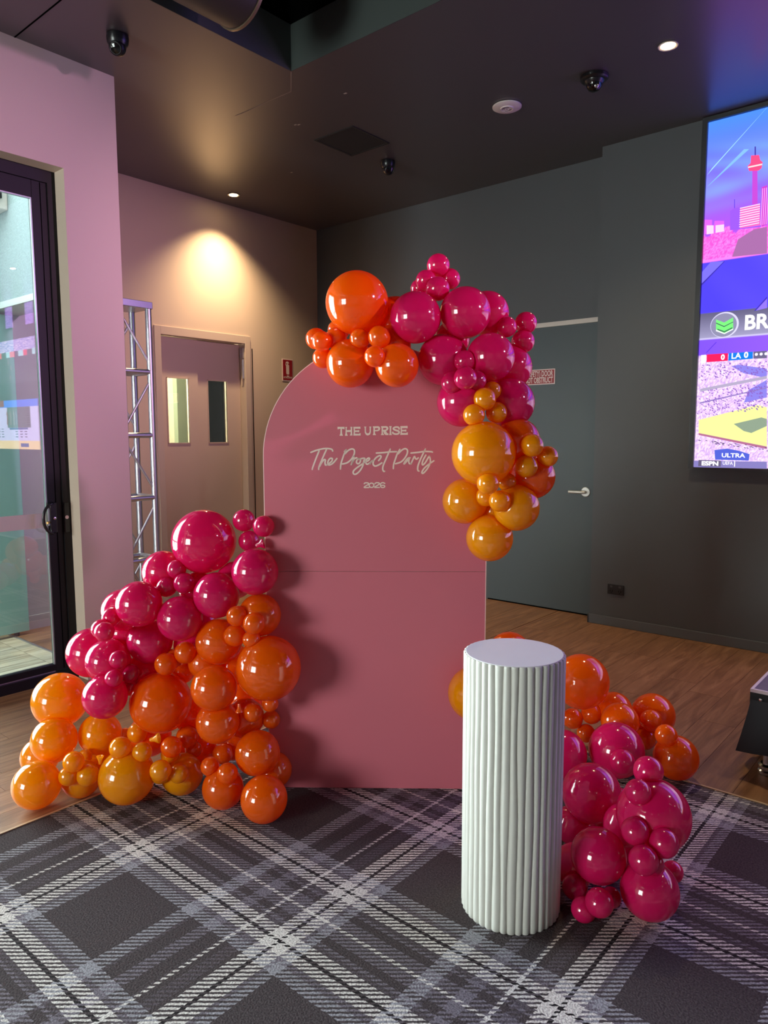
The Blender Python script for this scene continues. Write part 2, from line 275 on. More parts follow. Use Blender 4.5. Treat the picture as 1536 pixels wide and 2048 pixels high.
LETTER_STROKES = [(0.0072, [(0.0915, 1.5683), (0.0881, 1.5745), (0.0773, 1.5757), (0.0684, 1.5719), (0.0691, 1.5665), (0.0782, 1.5625), (0.0881, 1.5594), (0.0915, 1.5538), (0.0862, 1.5478), (0.0754, 1.547), (0.0653, 1.5508), (0.0649, 1.5542)]), (0.005, [(-0.0552, 1.34), (-0.0513, 1.3435), (-0.0398, 1.3435), (-0.037, 1.3396), (-0.0418, 1.3348), (-0.0514, 1.3291), (-0.0549, 1.3241), (-0.0357, 1.3241)]), (0.005, [(-0.0146, 1.3335), (-0.016, 1.3289), (-0.0196, 1.3255), (-0.0246, 1.3243), (-0.0296, 1.3255), (-0.0332, 1.3289), (-0.0345, 1.3335), (-0.0332, 1.3381), (-0.0295, 1.3414), (-0.0245, 1.3427), (-0.0196, 1.3414), (-0.0159, 1.3381), (-0.0146, 1.3335)]), (0.005, [(-0.01, 1.34), (-0.0061, 1.3438), (0.0054, 1.3438), (0.0084, 1.3396), (0.0015, 1.3338), (-0.0081, 1.3281), (-0.0108, 1.3245), (0.0084, 1.3244)]), (0.005, [(0.0312, 1.3411), (0.0245, 1.3443), (0.0159, 1.3424), (0.0126, 1.3338), (0.0168, 1.325), (0.0263, 1.3242), (0.0311, 1.329), (0.0264, 1.3334), (0.0158, 1.3325)]), (0.0066, [(-0.2778, 1.4717), (-0.2548, 1.4802), (-0.226, 1.4868), (-0.2031, 1.4872), (-0.1898, 1.4839), (-0.1864, 1.4772)]), (0.0066, [(-0.2434, 1.4774), (-0.2532, 1.4546), (-0.2631, 1.4298), (-0.271, 1.4088), (-0.2731, 1.4002)]), (0.0066, [(-0.2127, 1.483), (-0.2225, 1.4621), (-0.2343, 1.4355), (-0.2442, 1.4126), (-0.2462, 1.4002)]), (0.0066, [(-0.2422, 1.4126), (-0.2325, 1.4297), (-0.2228, 1.4412), (-0.217, 1.4392), (-0.2191, 1.4297), (-0.2173, 1.4192), (-0.2115, 1.4192)]), (0.0066, [(-0.2115, 1.4192), (-0.2, 1.4268), (-0.1903, 1.4354), (-0.1883, 1.4449), (-0.1959, 1.4468), (-0.2036, 1.4392), (-0.2076, 1.4278), (-0.2039, 1.4192), (-0.1923, 1.422), (-0.1808, 1.4316), (-0.1692, 1.4458)]), (0.0066, [(-0.1297, 1.4828), (-0.1365, 1.4695), (-0.1443, 1.4486), (-0.1522, 1.4239), (-0.1547, 1.4019)]), (0.0066, [(-0.1374, 1.4752), (-0.1297, 1.4828)]), (0.0066, [(-0.1346, 1.4657), (-0.1192, 1.4809), (-0.1039, 1.4856), (-0.0954, 1.4789), (-0.0974, 1.4619), (-0.11, 1.441), (-0.1273, 1.4277), (-0.1464, 1.4229)]), (0.0066, [(-0.0975, 1.4561), (-0.1004, 1.4428), (-0.1092, 1.42)]), (0.0066, [(-0.1063, 1.4257), (-0.0966, 1.4428), (-0.087, 1.4485), (-0.0832, 1.4447)]), (0.0066, [(-0.0775, 1.4447), (-0.0852, 1.439), (-0.0871, 1.4295), (-0.0814, 1.4238), (-0.0738, 1.4276), (-0.0699, 1.439), (-0.0756, 1.4447)]), (0.0066, [(-0.0699, 1.4447), (-0.0527, 1.4466), (-0.0566, 1.4351), (-0.0605, 1.4161), (-0.074, 1.3932), (-0.0913, 1.3799), (-0.1008, 1.3837), (-0.0988, 1.3952), (-0.0835, 1.4085), (-0.0643, 1.4218), (-0.0489, 1.4351)]), (0.0066, [(-0.0489, 1.4313), (-0.0375, 1.437), (-0.0317, 1.4446), (-0.0374, 1.4475), (-0.047, 1.4389), (-0.0471, 1.4256), (-0.0414, 1.4218), (-0.028, 1.4294), (-0.0184, 1.437)]), (0.0066, [(0.0057, 1.4369), (0.0143, 1.4483), (0.0153, 1.4559), (0.0077, 1.4569), (-0.0057, 1.4484), (-0.0153, 1.4351), (-0.0173, 1.4217), (-0.0097, 1.4141), (0.0037, 1.4179), (0.019, 1.4274)]), (0.0066, [(-0.0306, 1.4237), (-0.0229, 1.4351), (-0.0153, 1.437)]), (0.0066, [(0.0544, 1.4843), (0.0458, 1.4654), (0.0343, 1.4388), (0.0247, 1.416), (0.0227, 1.4007), (0.0265, 1.3921), (0.0304, 1.3921)]), (0.0066, [(-0.0037, 1.4683), (0.0268, 1.4701), (0.0553, 1.4733), (0.08, 1.4738)]), (0.0066, [(0.0943, 1.4833), (0.0838, 1.4653), (0.0762, 1.4444), (0.0686, 1.4216), (0.067, 1.4035)]), (0.0066, [(0.0876, 1.4653), (0.1029, 1.4804), (0.1162, 1.4861), (0.1257, 1.4804), (0.1247, 1.4652), (0.1143, 1.4462), (0.099, 1.4311), (0.0762, 1.4235)]), (0.0066, [(0.1371, 1.4481), (0.1276, 1.4462), (0.1162, 1.4329), (0.1114, 1.4234), (0.1143, 1.4244), (0.1257, 1.4367), (0.1333, 1.4462), (0.1314, 1.431), (0.1352, 1.4234), (0.1409, 1.4253)]), (0.0066, [(0.1409, 1.4224), (0.1485, 1.4405), (0.1552, 1.4537), (0.158, 1.448), (0.1637, 1.4423), (0.1713, 1.448)]), (0.0066, [(0.2007, 1.4849), (0.1884, 1.4594), (0.1771, 1.4347), (0.1695, 1.4119), (0.1695, 1.3967), (0.1743, 1.3928)]), (0.0066, [(0.1409, 1.468), (0.1694, 1.4708), (0.1979, 1.4745), (0.2244, 1.4735), (0.2301, 1.4716)]), (0.0066, [(0.2026, 1.4593), (0.1923, 1.4404), (0.1875, 1.4252), (0.1904, 1.4185), (0.1999, 1.4271), (0.2112, 1.446), (0.2169, 1.4555)]), (0.0066, [(0.2169, 1.4555), (0.2208, 1.4441), (0.2208, 1.427), (0.2114, 1.4061), (0.1962, 1.3871), (0.1886, 1.3833), (0.1867, 1.389), (0.1962, 1.4042), (0.2151, 1.4213), (0.236, 1.4355)])]
SCR = {'ray1': [(-1.7307, 3.3472), (-1.6989, 3.3873), (-1.3642, 3.7079), (-1.3656, 3.7367)], 'ray2': [(-1.7273, 3.2687), (-1.7142, 3.2761), (-1.4631, 3.4578), (-1.4949, 3.4654)], 'ant': [(-1.4292, 3.4658), (-1.4213, 3.4638), (-1.4185, 3.4051), (-1.4264, 3.4069)], 'head': [(-1.4484, 3.4121), (-1.3983, 3.4035), (-1.3905, 3.3695), (-1.3744, 3.3528), (-1.3787, 3.3151), (-1.3966, 3.303), (-1.4563, 3.3131), (-1.4673, 3.3482), (-1.4492, 3.3636)], 'headw': [(-1.464, 3.3442), (-1.377, 3.3438), (-1.3765, 3.334), (-1.4635, 3.3343)], 'shaft': [(-1.4359, 3.3118), (-1.4044, 3.3047), (-1.3922, 3.081), (-1.4268, 3.0877)], 'bl1': [(-1.7399, 3.0088), (-1.7416, 3.0468), (-1.6837, 3.0362), (-1.6821, 2.9985), (-1.6686, 2.996), (-1.6666, 3.0263), (-1.6032, 3.0147), (-1.5998, 2.9399), (-1.7373, 2.9465)], 'blw1': [(-1.7194, 3.0051), (-1.672, 2.9966), (-1.6696, 2.9418), (-1.7168, 2.943)], 'blw2': [(-1.6585, 2.9942), (-1.6021, 2.9909), (-1.6, 2.9433), (-1.6563, 2.9429)], 'bl2': [(-1.5665, 3.0716), (-1.5413, 3.0868), (-1.3706, 3.0833), (-1.3633, 2.9317), (-1.5607, 2.9432)], 'bl2w': [(-1.5025, 3.0827), (-1.3765, 3.0779), (-1.37, 2.9427), (-1.4962, 2.9453)], 'mast': [(-1.544, 3.1472), (-1.5392, 3.1463), (-1.5364, 3.0859), (-1.5413, 3.0868)], 'bl3': [(-1.3727, 3.1909), (-1.3392, 3.1968), (-1.3268, 2.9415), (-1.3602, 2.9311)], 'bush': [(-1.5395, 2.7612), (-1.5057, 2.8735), (-1.4065, 2.9229), (-1.326, 2.9251), (-1.3175, 2.7504)], 'diag1': [(-1.7326, 2.5928), (-1.7332, 2.6069), (-1.5909, 2.7385), (-1.5842, 2.7375)], 'diag2': [(-1.3805, 2.3768), (-1.368, 2.3788), (-1.3029, 2.4515), (-1.3036, 2.4648)], 'dpale': [(-1.7332, 2.6069), (-1.74, 2.6878), (-1.678, 2.748), (-1.5909, 2.7385)], 'dpale2': [(-1.368, 2.3788), (-1.3029, 2.4515), (-1.2998, 2.3881)], 'diag3': [(-1.6849, 2.1179), (-1.6781, 2.1174), (-1.6131, 2.1862), (-1.6199, 2.1867)], 'shc': [(-1.5697, 2.3005)], 'shield': [(-1.6251, 2.344), (-1.5705, 2.3178), (-1.5125, 2.3464), (-1.5087, 2.2638), (-1.5652, 2.2378), (-1.6216, 2.2636)], 'shv': [(-1.6242, 2.323), (-1.5694, 2.2935), (-1.5112, 2.3189), (-1.511, 2.3137), (-1.5691, 2.2866), (-1.6238, 2.316)], 'shv2': [(-1.6139, 2.2803), (-1.5662, 2.2586), (-1.5144, 2.2815), (-1.514, 2.2711), (-1.5657, 2.2482), (-1.6134, 2.2699)], 'shw': [(-1.622, 2.2741), (-1.5655, 2.2447), (-1.509, 2.2707), (-1.5087, 2.2638), (-1.5652, 2.2378), (-1.6216, 2.2636)], 'bro': [(-1.4338, 2.2569), (-1.4383, 2.3524)], 'white0': [(-1.7153, 2.1024), (-1.6826, 2.1036), (-1.6819, 2.047), (-1.7145, 2.0419)], 'red0': [(-1.6775, 2.105), (-1.5344, 2.1037), (-1.5337, 2.0515), (-1.6769, 2.0502)], 'blue0': [(-1.5294, 2.1033), (-1.3739, 2.1024), (-1.3716, 2.0546), (-1.5304, 2.0513)], 'grey0': [(-1.3707, 2.1022), (-1.2859, 2.1027), (-1.2835, 2.0521), (-1.3684, 2.0544)], 't0': [(-1.5808, 2.0616), (-1.5823, 2.0966)], 'tla': [(-1.5095, 2.0638), (-1.5112, 2.102)], 't02': [(-1.4297, 2.0654), (-1.4315, 2.1032)], 'stands': [(-1.7159, 2.0349), (-1.2833, 2.0487), (-1.2697, 1.7707), (-1.7136, 1.6476)], 'shadow': [(-1.5088, 2.0118), (-1.46, 2.0192), (-1.28, 1.9811), (-1.2706, 1.7877), (-1.4153, 1.7544), (-1.3872, 1.8433), (-1.2764, 1.9066), (-1.2769, 1.9168), (-1.4248, 1.9586)], 'rail1': [(-1.7122, 1.8634), (-1.2777, 1.9337), (-1.2767, 1.9134), (-1.7113, 1.8419)], 'rail2': [(-1.7116, 1.7665), (-1.2739, 1.8557), (-1.2735, 1.8489), (-1.7111, 1.7557)], 'field': [(-1.7132, 1.6404), (-1.3248, 1.7381), (-1.2672, 1.7195), (-1.2542, 1.4524), (-1.7093, 1.5462)], 'fsh': [(-1.474, 1.609), (-1.2985, 1.6518), (-1.2634, 1.641), (-1.2611, 1.5931), (-1.3571, 1.5454), (-1.4062, 1.5595)], 'dirt': [(-1.7093, 1.5462), (-1.2542, 1.4524), (-1.2534, 1.4352), (-1.7087, 1.5317)], 'crowd': [(-1.712, 1.5281), (-1.2534, 1.4352), (-1.2497, 1.3595), (-1.7119, 1.3569)], 'ultra': [(-1.5951, 1.4241), (-1.5094, 1.4358), (-1.4358, 1.4225), (-1.3614, 1.3991), (-1.3641, 1.3535), (-1.587, 1.3559)], 'tultra': [(-1.5436, 1.3747), (-1.5449, 1.4033)], 'bar': [(-1.7362, 1.3454), (-1.2492, 1.3491), (-1.2468, 1.3008), (-1.7413, 1.2975)], 'espnb': [(-1.7011, 1.3516), (-1.5476, 1.3495), (-1.5474, 1.3065), (-1.7027, 1.3059)], 'tespn': [(-1.6785, 1.3139), (-1.6797, 1.343)], 'tuefa': [(-1.5345, 1.3212), (-1.5355, 1.3444)], 'divd': [(-1.4588, 1.3479), (-1.4522, 1.3481), (-1.452, 1.3091), (-1.4587, 1.3089)]}
SCR_Z = [3.7032, 2.9518, 2.7576, 2.3936, 2.2136, 2.1, 1.6479, 1.4041, 1.2975]

# ---------------------------------------------------------------- materials
def mat(name, color, rough=0.6, metal=0.0, spec=0.5, noise=0.0, nscale=20.0, bump=0.0, bscale=60.0, coat=0.0, var=0.0):
    m = bpy.data.materials.new(name)
    m.use_nodes = True
    nt = m.node_tree
    b = nt.nodes['Principled BSDF']
    c = lin(color)
    b.inputs['Base Color'].default_value = (*c, 1)
    b.inputs['Roughness'].default_value = rough
    b.inputs['Metallic'].default_value = metal
    b.inputs['Specular IOR Level'].default_value = spec
    b.inputs['Coat Weight'].default_value = coat
    tc = nt.nodes.new('ShaderNodeTexCoord')
    if noise > 0:
        n = nt.nodes.new('ShaderNodeTexNoise')
        n.inputs['Scale'].default_value = nscale
        n.inputs['Detail'].default_value = 4
        nt.links.new(tc.outputs['Object'], n.inputs['Vector'])
        r = nt.nodes.new('ShaderNodeMapRange')
        r.inputs['To Min'].default_value = 1 - noise
        r.inputs['To Max'].default_value = 1 + noise
        nt.links.new(n.outputs['Fac'], r.inputs['Value'])
        mx = nt.nodes.new('ShaderNodeMix')
        mx.data_type = 'RGBA'
        mx.blend_type = 'MULTIPLY'
        mx.inputs[0].default_value = 1
        mx.inputs[6].default_value = (*c, 1)
        nt.links.new(r.outputs['Result'], mx.inputs[7])
        nt.links.new(mx.outputs[2], b.inputs['Base Color'])
    if bump > 0:
        n2 = nt.nodes.new('ShaderNodeTexNoise')
        n2.inputs['Scale'].default_value = bscale
        n2.inputs['Detail'].default_value = 3
        nt.links.new(tc.outputs['Object'], n2.inputs['Vector'])
        bp = nt.nodes.new('ShaderNodeBump')
        bp.inputs['Strength'].default_value = bump
        bp.inputs['Distance'].default_value = 0.004
        nt.links.new(n2.outputs['Fac'], bp.inputs['Height'])
        nt.links.new(bp.outputs['Normal'], b.inputs['Normal'])
    return m


def emis(name, color, strength):
    m = bpy.data.materials.new(name)
    m.use_nodes = True
    nt = m.node_tree
    nt.nodes.clear()
    o = nt.nodes.new('ShaderNodeOutputMaterial')
    e = nt.nodes.new('ShaderNodeEmission')
    e.inputs['Color'].default_value = (*lin(color), 1)
    e.inputs['Strength'].default_value = strength
    nt.links.new(e.outputs[0], o.inputs[0])
    return m


def balloon_mat(name, color, trans=0.38):
    m = bpy.data.materials.new(name)
    m.use_nodes = True
    nt = m.node_tree
    b = nt.nodes['Principled BSDF']
    b.inputs['Base Color'].default_value = (*lin(color), 1)
    b.inputs['Roughness'].default_value = 0.09
    b.inputs['Specular IOR Level'].default_value = 0.9
    b.inputs['Coat Weight'].default_value = 0.5
    b.inputs['Coat Roughness'].default_value = 0.03
    t = nt.nodes.new('ShaderNodeBsdfTranslucent')
    t.inputs['Color'].default_value = (*lin(color), 1)
    mx = nt.nodes.new('ShaderNodeMixShader')
    mx.inputs[0].default_value = trans
    nt.links.new(b.outputs[0], mx.inputs[1])
    nt.links.new(t.outputs[0], mx.inputs[2])
    nt.links.new(mx.outputs[0], nt.nodes['Material Output'].inputs[0])
    return m


def glass_mat(name, tint):
    m = bpy.data.materials.new(name)
    m.use_nodes = True
    nt = m.node_tree
    nt.nodes.clear()
    o = nt.nodes.new('ShaderNodeOutputMaterial')
    tr = nt.nodes.new('ShaderNodeBsdfTransparent')
    tr.inputs[0].default_value = (*tint, 1)
    gl = nt.nodes.new('ShaderNodeBsdfGlossy')
    gl.inputs['Roughness'].default_value = 0.0
    fr = nt.nodes.new('ShaderNodeFresnel')
    fr.inputs['IOR'].default_value = 1.55
    ad = nt.nodes.new('ShaderNodeMath')
    ad.operation = 'MULTIPLY'
    ad.inputs[1].default_value = 2.2
    nt.links.new(fr.outputs[0], ad.inputs[0])
    mx = nt.nodes.new('ShaderNodeMixShader')
    nt.links.new(ad.outputs[0], mx.inputs[0])
    nt.links.new(tr.outputs[0], mx.inputs[1])
    nt.links.new(gl.outputs[0], mx.inputs[2])
    nt.links.new(mx.outputs[0], o.inputs[0])
    return m


def wood_mat(name, c_dark, c_mid, c_light, rough):
    m = bpy.data.materials.new(name)
    m.use_nodes = True
    nt = m.node_tree
    b = nt.nodes['Principled BSDF']
    tc = nt.nodes.new('ShaderNodeTexCoord')
    oi = nt.nodes.new('ShaderNodeObjectInfo')
    vm = nt.nodes.new('ShaderNodeVectorMath')
    vm.operation = 'MULTIPLY_ADD'
    vm.inputs[1].default_value = (13.0, 1.2, 1.0)
    cb = nt.nodes.new('ShaderNodeCombineXYZ')
    ml = nt.nodes.new('ShaderNodeMath')
    ml.operation = 'MULTIPLY'
    ml.inputs[1].default_value = 40
    nt.links.new(oi.outputs['Random'], ml.inputs[0])
    nt.links.new(ml.outputs[0], cb.inputs[0])
    nt.links.new(ml.outputs[0], cb.inputs[1])
    nt.links.new(tc.outputs['Object'], vm.inputs[0])
    nt.links.new(cb.outputs[0], vm.inputs[2])
    n = nt.nodes.new('ShaderNodeTexNoise')
    n.inputs['Scale'].default_value = 1.6
    n.inputs['Detail'].default_value = 8
    n.inputs['Roughness'].default_value = 0.62
    n.inputs['Distortion'].default_value = 1.3
    nt.links.new(vm.outputs[0], n.inputs['Vector'])
    r = nt.nodes.new('ShaderNodeValToRGB')
    e = r.color_ramp.elements
    e[0].position, e[0].color = 0.30, (*lin(c_dark), 1)
    e[1].position, e[1].color = 0.72, (*lin(c_light), 1)
    k = e.new(0.5)
    k.color = (*lin(c_mid), 1)
    nt.links.new(n.outputs['Fac'], r.inputs[0])
    mr = nt.nodes.new('ShaderNodeMapRange')
    mr.inputs['To Min'].default_value = 0.9
    mr.inputs['To Max'].default_value = 1.1
    nt.links.new(oi.outputs['Random'], mr.inputs['Value'])
    mx = nt.nodes.new('ShaderNodeMix')
    mx.data_type = 'RGBA'
    mx.blend_type = 'MULTIPLY'
    mx.inputs[0].default_value = 1
    nt.links.new(r.outputs[0], mx.inputs[6])
    nt.links.new(mr.outputs[0], mx.inputs[7])
    nt.links.new(mx.outputs[2], b.inputs['Base Color'])
    b.inputs['Roughness'].default_value = rough
    bp = nt.nodes.new('ShaderNodeBump')
    bp.inputs['Strength'].default_value = 0.25
    bp.inputs['Distance'].default_value = 0.003
    nt.links.new(n.outputs['Fac'], bp.inputs['Height'])
    nt.links.new(bp.outputs['Normal'], b.inputs['Normal'])
    return m


def tartan_mat():
    m = bpy.data.materials.new('tartan_carpet')
    m.use_nodes = True
    nt = m.node_tree
    b = nt.nodes['Principled BSDF']
    b.inputs['Roughness'].default_value = 0.95
    b.inputs['Specular IOR Level'].default_value = 0.1
    tc = nt.nodes.new('ShaderNodeTexCoord')
    # slight wobble of the woven threads
    wn = nt.nodes.new('ShaderNodeTexNoise')
    wn.inputs['Scale'].default_value = 90
    nt.links.new(tc.outputs['Object'], wn.inputs['Vector'])
    ws = nt.nodes.new('ShaderNodeVectorMath')
    ws.operation = 'MULTIPLY_ADD'
    ws.inputs[1].default_value = (0.007, 0.007, 0)
    ws.inputs[2].default_value = (-0.0035, -0.0035, 0)
    nt.links.new(wn.outputs['Color'], ws.inputs[0])
    ad = nt.nodes.new('ShaderNodeVectorMath')
    ad.operation = 'ADD'
    nt.links.new(tc.outputs['Object'], ad.inputs[0])
    nt.links.new(ws.outputs[0], ad.inputs[1])
    sp = nt.nodes.new('ShaderNodeSeparateXYZ')
    nt.links.new(ad.outputs[0], sp.inputs[0])
    D = lin((74, 66, 68))
    L = lin((146, 144, 151))
    Md = lin((116, 109, 118))
    Md2 = lin((90, 82, 88))
    W = lin((208, 202, 198))
    K = lin((42, 38, 40))

    def prof(sock, start, period, stops):
        a = nt.nodes.new('ShaderNodeMath')
        a.operation = 'SUBTRACT'
        a.inputs[1].default_value = start
        nt.links.new(sock, a.inputs[0])
        d = nt.nodes.new('ShaderNodeMath')
        d.operation = 'DIVIDE'
        d.inputs[1].default_value = period
        nt.links.new(a.outputs[0], d.inputs[0])
        f = nt.nodes.new('ShaderNodeMath')
        f.operation = 'FRACT'
        nt.links.new(d.outputs[0], f.inputs[0])
        r = nt.nodes.new('ShaderNodeValToRGB')
        r.color_ramp.interpolation = 'CONSTANT'
        e = r.color_ramp.elements
        e[0].position, e[0].color = 0, (*stops[0][1], 1)
        e[1].position, e[1].color = stops[1][0] / period, (*stops[1][1], 1)
        for p, c in stops[2:]:
            q = e.new(p / period)
            q.color = (*c, 1)
        nt.links.new(f.outputs[0], r.inputs[0])
        return r.outputs[0]
    # across x (threads running along y)
    cx = prof(sp.outputs['X'], -2.285, 0.7825, [
        (0, D), (.318, L), (.375, Md2), (.388, D), (.440, Md), (.485, D), (.536, Md2), (.543, W), (.556, D),
        (.575, Md2), (.62, D), (.634, W), (.676, K), (.689, W), (.731, Md), (.748, L)])
    # across y, mirrored about 1.535
    cy = prof(sp.outputs['Y'], 0.967, 0.833, [
        (0, D), (.303, L), (.345, Md), (.368, W), (.405, K), (.419, W), (.458, Md2), (.475, Md), (.49, D), (.518, Md),
        (.561, W), (.575, Md), (.615, D), (.645, Md), (.66, Md2), (.678, W), (.717, K), (.731, W), (.768, Md), (.79, L)])
    # twill: diagonal hatch decides which thread lies on top
    s = nt.nodes.new('ShaderNodeMath')
    s.operation = 'SUBTRACT'
    m8 = nt.nodes.new('ShaderNodeMath')
    m8.operation = 'MULTIPLY'
    m8.inputs[1].default_value = 0.85
    nt.links.new(sp.outputs['X'], m8.inputs[0])
    nt.links.new(sp.outputs['Y'], s.inputs[0])
    nt.links.new(m8.outputs[0], s.inputs[1])
    q = nt.nodes.new('ShaderNodeMath')
    q.operation = 'MULTIPLY'
    q.inputs[1].default_value = 2 * math.pi / 0.0205
    nt.links.new(s.outputs[0], q.inputs[0])
    si = nt.nodes.new('ShaderNodeMath')
    si.operation = 'SINE'
    nt.links.new(q.outputs[0], si.inputs[0])
    st = nt.nodes.new('ShaderNodeMapRange')
    st.inputs['From Min'].default_value = -0.25
    st.inputs['From Max'].default_value = 0.25
    nt.links.new(si.outputs[0], st.inputs['Value'])
    mx = nt.nodes.new('ShaderNodeMix')
    mx.data_type = 'RGBA'
    nt.links.new(st.outputs[0], mx.inputs[0])
    nt.links.new(cx, mx.inputs[6])
    nt.links.new(cy, mx.inputs[7])
    # pile speckle
    pn = nt.nodes.new('ShaderNodeTexNoise')
    pn.inputs['Scale'].default_value = 170
    pn.inputs['Detail'].default_value = 2
    nt.links.new(tc.outputs['Object'], pn.inputs['Vector'])
    pr = nt.nodes.new('ShaderNodeMapRange')
    pr.inputs['From Min'].default_value = 0.3
    pr.inputs['From Max'].default_value = 0.7
    pr.inputs['To Min'].default_value = 0.60
    pr.inputs['To Max'].default_value = 1.35
    nt.links.new(pn.outputs['Fac'], pr.inputs['Value'])
    mm = nt.nodes.new('ShaderNodeMix')
    mm.data_type = 'RGBA'
    mm.blend_type = 'MULTIPLY'
    mm.inputs[0].default_value = 1
    nt.links.new(mx.outputs[2], mm.inputs[6])
    nt.links.new(pr.outputs[0], mm.inputs[7])
    nt.links.new(mm.outputs[2], b.inputs['Base Color'])
    bp = nt.nodes.new('ShaderNodeBump')
    bp.inputs['Strength'].default_value = 0.6
    bp.inputs['Distance'].default_value = 0.004
    nt.links.new(pn.outputs['Fac'], bp.inputs['Height'])
    nt.links.new(bp.outputs['Normal'], b.inputs['Normal'])
    return m


CREAM = mat('cream_paint', (214, 196, 180), 0.55, bump=0.08, bscale=180)
BEIGE = mat('beige_paint', (206, 184, 164), 0.55, bump=0.08, bscale=180)
DOORB = mat('beige_door_paint', (196, 176, 160), 0.42)
CHAR = mat('charcoal_wall_paint', (80, 83, 87), 0.5, bump=0.10, bscale=160)
DOORC = mat('charcoal_door_paint', (72, 82, 86), 0.42, bump=0.04, bscale=160)
CEILM = mat('charcoal_ceiling_paint', (74, 67, 71), 0.32, spec=1.0, bump=0.03, bscale=140)
GREENGREY = mat('recess_paint', (62, 70, 68), 0.6)
VOID = mat('void_black', (8, 8, 9), 0.9, spec=0.0)
FRAMEB = mat('black_powdercoat', (20, 18, 22), 0.5, spec=0.3)
ALU = mat('aluminium', (186, 186, 190), 0.40, metal=1.0, noise=0.08, nscale=30)
CHROME = mat('brushed_steel', (200, 198, 194), 0.22, metal=1.0)
SATIN = mat('satin_steel', (214, 214, 210), 0.38, metal=0.55)
BLACKP = mat('black_plastic', (22, 22, 25), 0.28)
BLACKM = mat('black_matt', (26, 25, 26), 0.7)
LENSM = mat('camera_lens', (6, 6, 8), 0.05)
WHITEP = mat('white_plastic', (226, 218, 214), 0.4)
DARKHOLE = mat('dark_hole', (30, 26, 26), 0.8)
PINKB = mat('pink_board_paint', (206, 108, 124), 0.5, noise=0.03, nscale=4, bump=0.03, bscale=90)
PINKE = mat('pale_pink_edge', (246, 205, 200), 0.5)
VINYL = mat('cream_vinyl', (246, 226, 214), 0.5)
PLAST = mat('white_plaster', (214, 212, 205), 0.75, noise=0.03, nscale=14, bump=0.15, bscale=45)
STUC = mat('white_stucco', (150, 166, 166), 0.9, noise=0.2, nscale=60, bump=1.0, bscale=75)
COOLBEIGE = mat('beige_cool_daylight', (206, 204, 214), 0.7)
TEAL = mat('teal_panel', (152, 208, 198), 0.4, noise=0.04, nscale=3)
TRIMM = mat('floor_trim', (206, 176, 140), 0.4)
REDS = mat('sign_red', (150, 14, 30), 0.4)
WHITES = mat('sign_white', (228, 206, 204), 0.45)
BRASS = mat('brass', (214, 170, 110), 0.3, metal=1.0)
CLOTH = mat('black_skirt_cloth', (36, 36, 40), 0.65, bump=0.1, bscale=300)
STAGET = mat('stage_deck', (92, 86, 100), 0.5, noise=0.1, nscale=40)
GLASS = glass_mat('clear_glass', (0.93, 0.985, 0.97))
LAMP = emis('lamp_glow', (255, 226, 170), 22)
LAMPS = emis('lamp_glow_small', (255, 236, 205), 160)
WOOD = wood_mat('oak_floor', (114, 79, 54), (142, 102, 71), (170, 128, 93), 0.42)
DECKW = wood_mat('weathered_deck', (150, 140, 118), (196, 186, 160), (222, 214, 190), 0.7)
TARTAN = tartan_mat()
BM = {'P': balloon_mat('hot_pink_latex', (232, 28, 107)), 'O': balloon_mat('orange_latex', (252, 108, 10)),
      'Y': balloon_mat('amber_latex', (255, 168, 10))}


